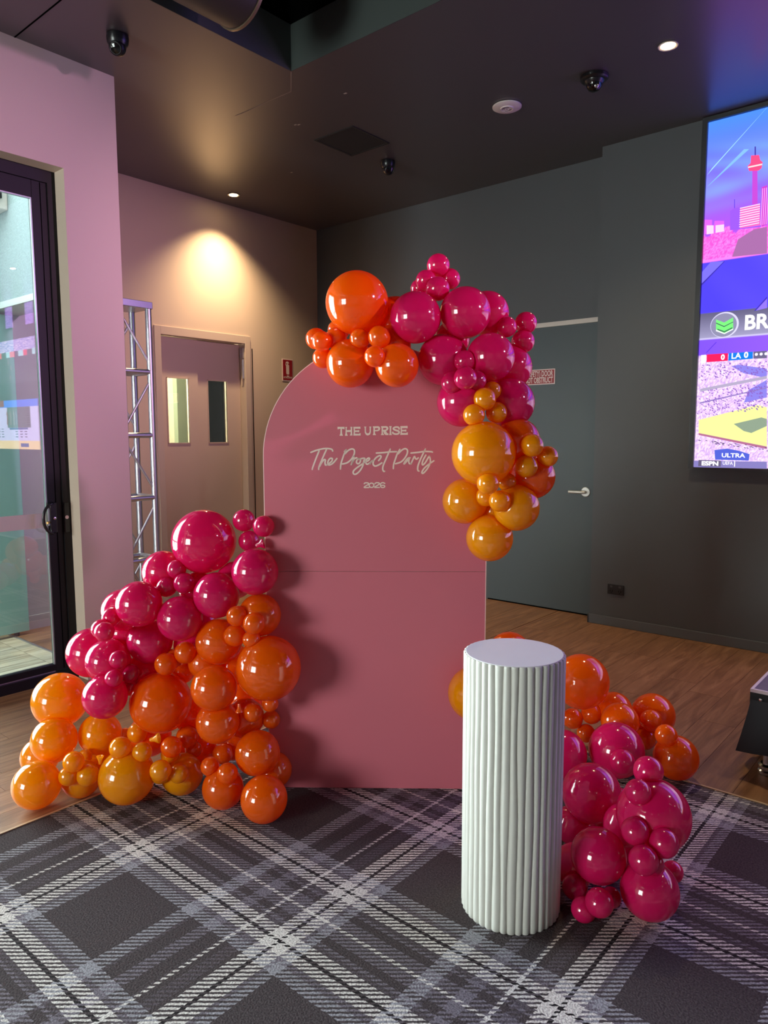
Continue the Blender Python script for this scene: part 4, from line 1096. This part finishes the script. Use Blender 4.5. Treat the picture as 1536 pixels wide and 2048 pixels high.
dome_camera(-3.883, 2.313, (.55, -.75, -.55), 'black turret security camera on the ceiling above the pink pillar')
dome_camera(-3.957, 4.717, (.85, -.5, -.5), 'black turret security camera on the ceiling near the far corner')

vt = thing('ceiling_vent', 'square black vent panel in the dark ceiling', 'vent', (-3.905, 4.235, ZC))
vo = (-3.905, 4.235, ZC)
v = MB()
v.box(-4.102, -3.708, 4.030, 4.046, ZC - .006, ZC)
v.box(-4.102, -3.708, 4.424, 4.440, ZC - .006, ZC)
v.box(-4.102, -4.086, 4.046, 4.424, ZC - .006, ZC)
v.box(-3.724, -3.708, 4.046, 4.424, ZC - .006, ZC)
v.build('frame', mat('vent_frame', (30, 27, 27), .8), vt, vo)
MB().box(-4.086, -3.724, 4.046, 4.424, ZC - .003, ZC).build('face', mat('vent_face', (24, 21, 21), .95, bump=.5, bscale=400), vt, vo)

du = thing("air_duct", 'round dark air duct hanging in the black ceiling recess', 'duct', (-3.12, 1.0, 3.81))
do = (-3.12, 1.0, 3.81)
MB().tube([(-3.12, -2.6, 3.81), (-3.12, 2.56, 3.81)], .2, 40).build('pipe', mat('duct_black', (48, 44, 42), .5), du, do, smooth=True)
MB().lathe([(.202, -.008), (.207, -.008), (.207, .008), (.202, .008)], (-3.12, 2.55, 3.81), 40, (0, 1, 0)).build('end_collar', mat('duct_collar', (130, 112, 92), .4, metal=.5), du, do, smooth=True)

# ---------------------------------------------------------------- lighting truss behind the pillar
tx, ty, hs = -5.362, 3.174, .12
tr = thing('lighting_truss', 'upright square aluminium truss tower behind the pink pillar', 'truss', (tx, ty, 0))
to = (tx, ty, 0)
TOP = 2.53
MB().box(tx - .16, tx + .16, ty - .16, ty + .16, 0, .012).build('base_plate', ALU, tr, to)
for a in (-1, 1):
    for b_ in (-1, 1):
        MB().tube([(tx + a * hs, ty + b_ * hs, .012), (tx + a * hs, ty + b_ * hs, TOP)], .025, 18).build('chord', ALU, tr, to, smooth=True)
MB().box(tx - .146, tx + .146, ty - .146, ty + .146, TOP, TOP + .055).build('top_plate', ALU, tr, to, bevel=.004)
for q in (-.07, .0, .07):
    MB().box(tx + q - .03, tx + q + .03, ty - .10, ty + .10, TOP + .055, TOP + .062).build('clamp_pad', FRAMEB, tr, to)
zl = [.04, .54, 1.04, 1.54, 2.04]
for zi in zl:
    for (p, q) in (((-1, -1), (1, -1)), ((1, -1), (1, 1)), ((1, 1), (-1, 1)), ((-1, 1), (-1, -1))):
        MB().tube([(tx + p[0] * hs, ty + p[1] * hs, zi), (tx + q[0] * hs, ty + q[1] * hs, zi)], .0225, 14).build('rung', ALU, tr, to, smooth=True)
zz = zl + [TOP]
for i in range(5):
    a, b_ = zz[i] + .06, zz[i + 1] - .06
    for fi, (p, q) in enumerate((((-1, -1), (1, -1)), ((1, -1), (1, 1)), ((1, 1), (-1, 1)), ((-1, 1), (-1, -1)))):
        if fi in (1, 2):
            if fi == 2:
                continue
        if (i + fi) % 2:
            p, q = q, p
        MB().tube([(tx + p[0] * hs, ty + p[1] * hs, a), (tx + q[0] * hs, ty + q[1] * hs, b_)], .010, 10).build('brace', ALU, tr, to, smooth=True)

# ---------------------------------------------------------------- stage corner on the right
sx, sy = -.807, 3.50
sgt = thing('stage_platform', 'low stage platform with a black skirt at the right edge of the timber floor', 'stage', (sx + 1, sy + .6, 0))
so = (sx + 1, sy + .6, 0)
MB().box(sx + .012, sx + 2.0, sy + .012, sy + 1.2, .345, .396).build('deck', STAGET, sgt, so)
ed = MB()
ed.box(sx, sx + 2.0, sy, sy + .012, .385, .400)
ed.box(sx, sx + .012, sy + .012, sy + 1.2, .385, .400)
ed.build('edge_trim', mat('stage_edge_alu', (236, 226, 226), .3, metal=.4), sgt, so)
rl = MB()
rl.box(sx, sx + 2.0, sy, sy + .012, .335, .385)
rl.box(sx, sx + .012, sy + .012, sy + 1.2, .335, .385)
rl.build('side_rail', BLACKM, sgt, so)
for q in (.045, .42, .8):
    MB().lathe([(.007, 0), (.007, .004), (.003, .006)], (sx + q, sy, .358), 12, (0, -1, 0)).build('bolt', CHROME, sgt, so, smooth=True)
sk = MB()
NS, NZ = 90, 10
path = []
for i in range(NS + 1):
    s_ = -1.2 + 3.2 * i / NS
    path.append((s_,))
vs = []
for j in range(NZ + 1):
    zf = j / NZ
    for i in range(NS + 1):
        s_ = -1.2 + 3.2 * i / NS
        wv = .018 * math.sin(s_ * 31) * zf + .009 * math.sin(s_ * 57 + 1) * zf
        out = .004 + .035 * zf ** 1.2 + wv
        zlow = .105 + .018 * math.sin(s_ * 9 + .6)
        z = .352 + (zlow - .352) * zf
        if s_ < 0:
            px, py = sx - out, sy - s_
            if s_ > -.06:
                py -= out * (1 + s_ / .06)
        else:
            px, py = sx + s_, sy - out
            if s_ < .06:
                px -= out * (1 - s_ / .06)
        vs.append((px, py, z))
fs = [(j * (NS + 1) + i, j * (NS + 1) + i + 1, (j + 1) * (NS + 1) + i + 1, (j + 1) * (NS + 1) + i) for j in range(NZ) for i in range(NS)]
sk.add(vs, fs)
sko = sk.build('skirt', CLOTH, sgt, so, smooth=True)
for a, b_ in ((.075, .06), (1.9, .06), (.075, 1.12), (1.9, 1.12)):
    lg = MB().tube([(sx + a, sy + b_, .04), (sx + a, sy + b_, .345)], .021, 16).build('leg', ALU, sgt, so, smooth=True)
    MB().lathe([(.034, 0), (.040, .004), (.040, .016), (.034, .022), (.036, .030), (.040, .034), (.040, .042), (.030, .050)], (sx + a, sy + b_, 0), 24).build('levelling_foot', CHROME, lg, so, smooth=True)

# ---------------------------------------------------------------- LED screen
SX0, SX1, SZ0, SZ1 = -1.735, 5.0, 1.2975, 3.700
ls = thing('led_screen', 'huge glowing video wall with purple skyline and stadium pictures on the charcoal wall', 'screen', (SX0, YD, SZ0))
lo = (SX0, YD, SZ0)
bz = MB()
bz.box(SX0 - .035, SX0, YD - .045, YD, SZ0 - .012, SZ1 + .03)
bz.box(SX1, SX1 + .03, YD - .045, YD, SZ0 - .012, SZ1 + .03)
bz.box(SX0, SX1, YD - .045, YD, SZ1, SZ1 + .03)
bz.box(SX0, SX1, YD - .045, YD, SZ0 - .012, SZ0)
bz.build('bezel', mat('screen_bezel', (20, 18, 28), .35), ls, lo)
SMAT = bpy.data.materials.new('screen_picture')
SMAT.use_nodes = True
_nt = SMAT.node_tree
_nt.nodes.clear()
_o = _nt.nodes.new('ShaderNodeOutputMaterial')
_e = _nt.nodes.new('ShaderNodeEmission')
_a = _nt.nodes.new('ShaderNodeVertexColor')
_a.layer_name = 'pic'
_e.inputs['Strength'].default_value = 1.0
_nt.links.new(_a.outputs['Color'], _e.inputs['Color'])
_nt.links.new(_e.outputs[0], _o.inputs[0])


def colored(name, vs, fs, cols, parent):
    me = bpy.data.meshes.new(name)
    o_ = Vector(lo)
    me.from_pydata([tuple(Vector(p) - o_) for p in vs], [], fs)
    at = me.color_attributes.new('pic', 'FLOAT_COLOR', 'POINT')
    arr = np.ones((len(vs), 4), dtype=np.float32)
    arr[:, :3] = cols
    at.data.foreach_set('color', arr.ravel())
    me.materials.append(SMAT)
    ob = bpy.data.objects.new(name, me)
    COL.objects.link(ob)
    ob.parent = parent
    return ob


def nlin(c):
    c = np.asarray(c, dtype=float) / 255
    return np.where(c <= .04045, c / 12.92, ((c + .055) / 1.055) ** 2.4)


rng = np.random.default_rng(5)
# base picture: strip in the photograph is fine, the rest of the wall coarser
xs = np.concatenate([np.linspace(SX0, -1.14, 80), np.linspace(-1.10, SX1, 130)])
zs = np.linspace(SZ0, SZ1, 260)
X, Z = np.meshgrid(xs, zs)
colr = np.zeros(X.shape + (3,))
z_sky0, z_line, z_bar1, z_bar0, z_pur, z_st0, z_f0, z_low = 2.95, 2.757, 2.394, 2.214, 2.10, 1.648, 1.52, 1.36


def setm(mask, c):
    colr[mask] = c if np.ndim(c) == 1 else c[mask]


def grad(t, a, b):
    t = np.clip(t, 0, 1)[..., None]
    return np.asarray(a) * (1 - t) + np.asarray(b) * t


sky = grad((Z - 3.0) / .7, (160, 80, 240), (70, 130, 255))
cloud = .5 + .5 * np.sin(X * 9 + 3 * np.sin(Z * 11)) * np.sin(Z * 23 + X * 2)
sky = sky + (np.asarray((120, 190, 255)) - sky) * (.55 * cloud * np.clip((Z - 3.05) / .2, 0, 1) * np.clip((3.6 - Z) / .2, 0, 1))[..., None]
setm(Z > z_line, sky)
nz = rng.random(X.shape)
landm = (Z > z_line) & (Z < 2.955 + .02 * np.sin(X * 30) + .015 * np.sin(X * 71))
setm(landm, grad(nz, (226, 70, 190), (250, 130, 220)))
setm((Z > z_line - .006) & (Z < z_line + .012), np.array((255, 120, 220)))
setm((Z <= z_line - .006) & (Z > z_bar1), grad((X - SX0) / 1.2 + .12 * np.sin((X + Z) * 14), (74, 62, 238), (96, 80, 255)))
setm((Z <= z_bar1) & (Z > z_bar0), grad((z_bar1 - Z) / .18, (92, 88, 118), (150, 146, 180)))
setm((Z <= z_bar0 + .006) & (Z > z_bar0 - .004), np.array((196, 190, 226)))
setm((Z <= z_bar0 - .004) & (Z > z_pur), grad((X - SX0) / 1.0, (118, 76, 240), (150, 92, 250)))
crowdm = (Z <= z_pur) & (Z > 1.30)
setm(crowdm, grad(nz, (182, 146, 212), (246, 222, 250)))
# right-hand pictures of the wall (seen mirrored in the sliding door)
RM = X > 2.6
setm(RM & (Z > 2.42), grad(nz * .3 + (Z - 2.4) / 1.6, (86, 92, 96), (60, 50, 60)))
setm(RM & (Z > 2.95) & (Z < 3.15), grad(rng.random(X.shape), (120, 110, 200), (250, 220, 250)))
setm(RM & (Z > 2.86) & (Z < 2.95) & (np.floor(X * 6) % 3 == 0), np.array((240, 70, 100)))
setm(RM & (Z > 2.86) & (Z < 2.95) & (np.floor(X * 6) % 3 == 1), np.array((180, 220, 230)))
setm(RM & (Z > 3.35) & (np.sin(X * 8) > .3), grad(nz, (130, 90, 190), (200, 160, 240)))
setm(RM & (Z <= 2.42), np.array((214, 200, 246)))
setm(RM & (Z <= 2.14) & (Z > 2.02), np.array((60, 120, 245)))
setm(RM & (Z <= 2.02) & (Z > 1.66) & (X > 3.5) & (X < 4.42), grad(nz * .25, (84, 92, 90), (140, 130, 140)))
setm(RM & (Z <= 1.44), np.array((250, 206, 150)))
setm(RM & (Z <= 2.42) & (Z > 2.14), np.array((60, 64, 66)))
md = (X > .3) & (X <= 2.6)
setm(md & (Z <= 2.10), grad(nz * .5, (190, 150, 210), (250, 214, 246)))
vs = [(a, YD - .020, b) for a, b in zip(X.ravel(), Z.ravel())]
nx, nz_ = len(xs), len(zs)
fs = [(j * nx + i, j * nx + i + 1, (j + 1) * nx + i + 1, (j + 1) * nx + i) for j in range(nz_ - 1) for i in range(nx - 1)]
lc = nlin(colr)
lc *= (.78 + 1.72 * np.clip((X + .9) / .9, 0, 1))[..., None]  # extra glow added to the unseen right part, for reflections on the balloons
pic = colored('picture', vs, fs, lc.reshape(-1, 3), ls)

layer = [YD - .0205]


def flat(key_or_pts, c, rngc=None):
    pts = SCR[key_or_pts] if isinstance(key_or_pts, str) else key_or_pts
    layer[0] -= .0002
    y = layer[0]
    pts = [(min(max(a, SX0 + .001), SX1), min(max(b, SZ0 + .001), SZ1 - .001)) for a, b in pts]
    tris = tessellate_polygon([[Vector((a, b, 0)) for a, b in pts]])
    return [(a, y, b) for a, b in pts], [tuple(t) for t in tris], [nlin(c)] * len(pts)


def text_flat(s, key, c, width=None, bold=.0):
    (ax, az), (bx, bz_) = SCR[key]
    layer[0] -= .0002
    y = layer[0]
    size = (bz_ - az) / .70
    mb = text_mesh(s, size, lambda p, q: (ax + p, y, az + q), bold=bold, width=width)
    return mb.v, mb.f, [nlin(c)] * len(mb.v)


def disc_flat(cx, cz, rx, rz, c, n=36):
    return flat([(cx + rx * math.cos(2 * math.pi * i / n), cz + rz * math.sin(2 * math.pi * i / n)) for i in range(n)], c)


gv, gf, gc = [], [], []


def put(t):
    k = len(gv)
    gv.extend(t[0])
    gf.extend([tuple(i + k for i in f) for f in t[1]])
    gc.extend([q * .82 for q in t[2]])


put(flat('ray1', (150, 205, 255)))
put(flat('ray2', (120, 170, 255)))
for k_, c_ in (('bl1', (200, 90, 220)), ('blw1', (255, 190, 250)), ('blw2', (255, 190, 250)), ('mast', (90, 60, 190)), ('bl2', (140, 80, 225)), ('bl2w', (240, 96, 170)),
               ('bl3', (180, 60, 180)), ('ant', (60, 50, 140)), ('shaft', (176, 66, 190)), ('head', (250, 70, 120)), ('headw', (255, 200, 200)), ('bush', (150, 96, 150))):
    put(flat(k_, c_))
bx0, bx1 = SCR['bl2w'][0][0], SCR['bl2w'][1][0]
bz0, bz1 = SCR['bl2w'][3][1], SCR['bl2w'][0][1]
for i in range(9):
    z_ = bz0 + (bz1 - bz0) * (i + .5) / 9
    put(flat([(bx0, z_), (bx1, z_ + .004), (bx1, z_ + .010), (bx0, z_ + .006)], (255, 200, 236)))
for i in range(5):
    a_ = SCR['bl3'][0][0] + .006 + i * .012
    put(flat([(a_, SCR['bl3'][2][1]), (a_ + .004, SCR['bl3'][2][1]), (a_ + .004, SCR['bl3'][0][1] - .01), (a_, SCR['bl3'][0][1] - .01)], (250, 160, 240)))
for k_, c_ in (('dpale', (110, 100, 255)), ('dpale2', (130, 104, 255)), ('diag1', (56, 44, 150)), ('diag2', (60, 46, 160)), ('diag3', (86, 50, 190))):
    put(flat(k_, c_))
cx_, cz_ = SCR['shc'][0]
put(disc_flat(cx_ + .002, cz_ + .002, .094, .088, (196, 192, 224)))
put(disc_flat(cx_ - .003, cz_, .086, .081, (128, 126, 154)))
put(flat('shield', (110, 232, 112)))
put(flat('shv', (60, 70, 84)))
put(flat('shv2', (64, 110, 84)))
put(flat('shw', (236, 255, 240)))
put(text_flat('BRONCOS', 'bro', (252, 250, 255), width=.62, bold=.004))
for k_, c_ in (('white0', (250, 236, 255)), ('red0', (226, 30, 84)), ('blue0', (24, 112, 206)), ('grey0', (96, 90, 120))):
    put(flat(k_, c_))
put(text_flat('0', 't0', (250, 240, 250), bold=.002))
put(text_flat('LA', 'tla', (250, 250, 255), bold=.001))
put(text_flat('0', 't02', (250, 250, 255), bold=.002))
for i in range(3):
    a_ = SCR['grey0'][0][0] + .02 + i * .03
    put(disc_flat(a_, SCR['grey0'][0][1] - .02, .010, .010, (226, 220, 244), 14))
for k_, c_ in (('shadow', (126, 116, 206)), ('rail1', (160, 150, 176)), ('rail2', (130, 110, 170)), ('field', (212, 214, 140)), ('fsh', (128, 144, 124)), ('dirt', (160, 96, 130)),
               ('ultra', (74, 88, 190)), ('bar', (120, 112, 170)), ('espnb', (92, 84, 112)), ('divd', (226, 220, 244))):
    put(flat(k_, c_))
put(text_flat('ULTRA', 'tultra', (240, 240, 255), width=.155, bold=.001))
put(text_flat('ESPN', 'tespn', (236, 232, 244), width=.115, bold=.002))
put(text_flat('UEFA', 'tuefa', (226, 222, 240), width=.068, bold=.0005))
# dark flecks of the stands and the pale crowd
for i in range(420):
    a_ = rng.uniform(SX0 + .02, -1.15)
    t_ = rng.random()
    ztop, zbot = 2.03, 1.66 + (a_ - SX0) * .10
    z_ = zbot + (ztop - zbot) * t_
    if abs(z_ - (1.872 + (a_ - SX0) * .10)) < .03:
        continue
    put(flat([(a_, z_), (a_ + .010, z_ - .006), (a_ + .012, z_ - .001), (a_ + .003, z_ + .005)], (124, 84, 168)))
    if i < 60:
        z_ = 1.50 - (a_ - SX0) * .14 + rng.uniform(-.012, .012)
        put(flat([(a_, z_), (a_ + .012, z_ - .004), (a_ + .013, z_ + .001), (a_, z_ + .005)], (90, 70, 110)))
colored('graphics', gv, gf, np.array(gc), ls)['kind'] = 'stuff'

# table and players on the far right part of the wall
gv, gf, gc = [], [], []
rr = lambda a, b, c, d: [(a, b), (c, b), (c, d), (a, d)]
put(flat(rr(4.30, 2.02, 4.52, 2.13), (240, 60, 80)))
put(flat(rr(4.55, 2.03, 4.7, 2.12), (120, 140, 230)))
for i in range(4):
    for q in (3.45, 3.62, 3.8, 4.35, 4.5, 4.62):
        put(flat(rr(q, 1.50 + i * .045, q + .09, 1.515 + i * .045), (120, 110, 170)))
for i in range(8):
    put(flat(rr(3.32, 1.70 + i * .038, 3.44, 1.715 + i * .038), (60, 60, 70)))
put(flat(rr(3.4, 1.63, 4.1, 1.66), (70, 130, 240)))
put(flat(rr(3.4, 1.34, 3.7, 1.40), (80, 140, 240)))
for q, w_, c_ in ((4.15, .05, (236, 120, 130)), (4.02, .06, (230, 200, 210)), (3.8, .05, (210, 200, 230)), (3.9, .035, (250, 230, 240))):
    put(flat([(q, 1.70), (q + w_, 1.72), (q + w_ * .7, 1.86), (q + w_ * 1.2, 1.90), (q + w_ * .4, 1.96), (q - w_ * .3, 1.88)], c_))
for q, z_ in ((4.5, 2.74), (4.62, 2.66), (4.7, 2.6), (4.0, 2.72), (3.9, 2.62), (3.95, 2.46)):
    put(flat([(q, z_), (q + .02, z_ + .005), (q + .03, z_ + .06), (q + .012, z_ + .10), (q - .006, z_ + .06)], (250, 196, 216)))
colored('graphics', gv, gf, np.array(gc), ls)['kind'] = 'stuff'

# ---------------------------------------------------------------- arch backdrop board
B0 = Vector((-2.00066, 2.31115, 0))
BN = Vector((.629198, -.777245, 0))
BT = Vector((.777245, .629198, 0))
BC, BH, BZ, SEAM, BTK = -.010, .47, 1.45, .966, .020
bd = thing('arch_backdrop', 'tall pink arched backdrop board with cream lettering, standing on the carpet', 'backdrop', B0)


def bp(s, z, d=0.0):
    return B0 + BT * s + BN * d + Vector((0, 0, z))


def panel(outline, name):
    m_ = MB()
    n = len(outline)
    m_.add([bp(s, z, 0) for s, z in outline] + [bp(s, z, -BTK) for s, z in outline], [tuple(range(n)), tuple(reversed(range(n, 2 * n)))])
    f_ = m_.build(name, PINKB, bd, B0)
    e_ = MB()
    e_.add([bp(s, z, -.0008) for s, z in outline] + [bp(s, z, -BTK + .0008) for s, z in outline], [(i, n + i, n + (i + 1) % n, (i + 1) % n) for i in range(n)])
    # a pale bevel strip around the front edge
    c = Vector((sum(p[0] for p in outline) / n, sum(p[1] for p in outline) / n))
    return f_, e_


lower = [(BC - BH, .001), (BC + BH, .001), (BC + BH, SEAM - .0008), (BC - BH, SEAM - .0008)]
upper = [(BC - BH, SEAM + .0008), (BC + BH, SEAM + .0008)] + [(BC + BH * math.cos(a), BZ + BH * math.sin(a)) for a in np.linspace(0, math.pi, 49)]
for nm, ol in (('lower_panel', lower), ('upper_panel', upper)):
    f_, e_ = panel(ol, nm)
    e_.build('edge', PINKE, f_, B0)
# pale painted bevel along the visible outline
ol = [(BC - BH, .02), (BC - BH, BZ)] + [(BC + BH * math.cos(a), BZ + BH * math.sin(a)) for a in np.linspace(math.pi, 0, 49)] + [(BC + BH, .02)]
bv = MB()
for i in range(len(ol) - 1):
    (s0, z0), (s1, z1) = ol[i], ol[i + 1]

    def inn(s, z, w=.0035):
        if z <= BZ:
            return (s + (w if s < BC else -w), z)
        r_ = (BH - w) / BH
        return (BC + (s - BC) * r_, BZ + (z - BZ) * r_)
    a_, b_ = inn(s0, z0), inn(s1, z1)
    bv.add([bp(s0, z0, .0004), bp(s1, z1, .0004), bp(*b_, .0006), bp(*a_, .0006)], [(0, 1, 2, 3)])
bv.build('edge_bevel', PINKE, bd, B0)
poly_mesh(LETTER_POLYS, lambda s, z: bp(s, z, .0011)).build('title_lettering', VINYL, bd, B0)
ss = LETTER_STROKES
stroke_mesh(ss[0:1], lambda s, z: bp(s, z, .0011)).build('title_lettering', VINYL, bd, B0)
stroke_mesh(ss[1:5], lambda s, z: bp(s, z, .0011)).build('year_lettering', VINYL, bd, B0)
stroke_mesh(ss[5:], lambda s, z: bp(s, z, .0011)).build('script_lettering', VINYL, bd, B0)
# rear support feet
for s in (-.3, .28):
    ft = MB()
    a_, b_, c_ = bp(s, .002, -BTK), bp(s, .002, -.34), bp(s, .5, -BTK)
    t_ = BT * .009
    ft.add([a_ - t_, b_ - t_, c_ - t_, a_ + t_, b_ + t_, c_ + t_], [(0, 1, 2), (5, 4, 3), (0, 3, 4, 1), (1, 4, 5, 2), (2, 5, 3, 0)])
    ft.build('support_fin', PINKB, bd, B0)

# ---------------------------------------------------------------- plinth
px, py, pr, ph = -1.152, 1.995, .161, .855
pt = thing('plinth', 'white fluted cylinder plinth standing on the carpet in front of the right balloons', 'plinth', (px, py, 0))
NR, SUB = 40, 10
n = NR * SUB
rows = [0, .004] + list(np.linspace(.02, ph - .02, 14)) + [ph - .004, ph]
rs = np.random.default_rng(2)
wob = rs.normal(0, 1, (NR, 4))
vs, fs = [], []
for j, z in enumerate(rows):
    for k_ in range(n):
        ri = k_ // SUB
        t_ = (k_ % SUB) / SUB
        w1_ = .0016 * (wob[ri, 0] * math.sin(z * 7 + wob[ri, 1] * 3) + .7 * math.sin(z * 15 + wob[ri, 2] * 4))
        w2_ = .0016 * (wob[(ri + 1) % NR, 0] * math.sin(z * 7 + wob[(ri + 1) % NR, 1] * 3) + .7 * math.sin(z * 15 + wob[(ri + 1) % NR, 2] * 4))
        a = 2 * math.pi * k_ / n + (w1_ * (1 - t_) + w2_ * t_) / pr
        rad = pr - .0075 + .0075 * abs(math.sin(math.pi * t_)) ** .6
        if j in (0, len(rows) - 1):
            rad -= .003
        vs.append((px + rad * math.cos(a), py + rad * math.sin(a), z))
for j in range(len(rows) - 1):
    fs += [(j * n + k_, j * n + (k_ + 1) % n, (j + 1) * n + (k_ + 1) % n, (j + 1) * n + k_) for k_ in range(n)]
fs.append(tuple(range((len(rows) - 1) * n, len(rows) * n)))
fs.append(tuple(reversed(range(n))))
m_ = MB().add(vs, fs)
m_.build('fluted_body', PLAST, pt, (px, py, 0), smooth=True)
MB().lathe([(pr - .007, ph - .001), (pr - .007, ph + .0012), (pr - .009, ph + .002)], (px, py, 0), 80).build('top_disc', mat('plinth_top', (226, 222, 230), .8, noise=.03, nscale=12), pt, (px, py, 0))

# ---------------------------------------------------------------- balloons
bm_ = bmesh.new()
bmesh.ops.create_icosphere(bm_, subdivisions=5, radius=1)
bm_.verts.ensure_lookup_table()
DIR5 = np.array([v.co[:] for v in bm_.verts])
F5 = np.array([[v.index for v in f.verts] for f in bm_.faces])
bm_.free()
bm_ = bmesh.new()
bmesh.ops.create_icosphere(bm_, subdivisions=4, radius=1)
bm_.verts.ensure_lookup_table()
DIR4 = np.array([v.co[:] for v in bm_.verts])
F4 = np.array([[v.index for v in f.verts] for f in bm_.faces])
bm_.free()
GN = {'a': 'arch garland', 'l': 'left pile', 'r': 'right pile'}
CN = {'P': 'pink', 'O': 'orange', 'Y': 'yellow'}
CENT = np.array([[b[1], b[2], b[3]] for b in BALLOONS])
RAD = np.array([b[4] for b in BALLOONS])
CAMP = np.array([0, 0, 1.55])
bn = np.array(BN)
btv = np.array(BT)
b0v = np.array(B0)
OBS = []
for i, (c_, x, y, z, R, g_, label) in enumerate(BALLOONS):
    D, F = (DIR5, F5) if R > .1 else (DIR4, F4)
    P = CENT[i]
    back = (P - CAMP)
    back[2] *= .3
    back /= np.linalg.norm(back)
    # slight pear shape towards the hidden knot
    comp = D @ back
    V = D + back[None, :] * (0.16 * np.clip(comp, 0, 1) ** 3)[:, None]
    V = V * (1 - .05 * np.clip(comp, 0, 1)[:, None] ** 2)
    V = P + V * R
    for j in range(len(BALLOONS)):
        if j == i:
            continue
        dv = CENT[j] - P
        d = np.linalg.norm(dv)
        if d > (R + RAD[j]) * 1.12:
            continue
        u_ = dv / d
        h = (d * d + R * R - RAD[j] ** 2) / (2 * d) - .0006
        h = max(h, .12 * R)
        s_ = (V - P) @ u_
        over = s_ > h
        V[over] -= u_[None, :] * (s_[over] - h)[:, None]
    # against the board
    q = V - b0v
    dist = q @ bn
    s_ = q @ btv - BC
    ins = np.where(V[:, 2] < BZ, np.abs(s_) < BH + .003, s_ ** 2 + (V[:, 2] - BZ) ** 2 < (BH + .003) ** 2)
    pd = (P - b0v) @ bn
    if (ins & (dist < .002) & (dist > -BTK)).any():
        if pd > .2 * R:
            fix = dist < .002
            V[fix] += bn[None, :] * (.002 - dist[fix])[:, None]
        else:
            for q_ in np.nonzero(ins)[0]:
                a_, z_ = s_[q_], V[q_, 2]
                if z_ < BZ:
                    V[q_] += btv * ((BH + .003) * (1 if a_ > 0 else -1) - a_)
                else:
                    k_ = (BH + .003) / math.hypot(a_, z_ - BZ)
                    V[q_] += btv * (a_ * k_ - a_)
                    V[q_, 2] = BZ + (z_ - BZ) * k_
    # on the floor
    V[:, 2] = np.maximum(V[:, 2], .0012)
    # against the plinth
    rv = V[:, :2] - np.array([px, py])
    rl_ = np.linalg.norm(rv, axis=1)
    fx = (rl_ < pr + .002) & (V[:, 2] < ph)
    V[fx, :2] += rv[fx] / rl_[fx][:, None] * (pr + .002 - rl_[fx])[:, None]
    V = V - P
    me = bpy.data.meshes.new('balloon')
    me.vertices.add(len(V))
    me.vertices.foreach_set('co', V.astype(np.float32).ravel())
    me.loops.add(len(F) * 3)
    me.loops.foreach_set('vertex_index', F.ravel().astype(np.int32))
    me.polygons.add(len(F))
    me.polygons.foreach_set('loop_start', (np.arange(len(F)) * 3).astype(np.int32))
    me.update(calc_edges=True)
    me.validate()
    me.shade_smooth()
    me.materials.append(BM[c_])
    ob = bpy.data.objects.new('balloon', me)
    ob.location = P
    COL.objects.link(ob)
    OBS.append(ob)
    tag(ob, label, 'balloon', '%s balloons of the %s' % (CN[c_], GN[g_]))

# the few flared balloon necks that show between the balloons
for i, (ax_, ay, az, mx_, my, mz, rad) in TAILS:
    a_, m_ = Vector((ax_, ay, az)), Vector((mx_, my, mz))
    mid = a_.lerp(m_, .5)
    MB().tube([a_, mid, m_.lerp(a_, .12), m_], [rad * .35, rad * .55, rad, rad * 1.06], 14, caps=False).build('neck', BM[BALLOONS[i][0]], OBS[i], BALLOONS[i][1:4], smooth=True)
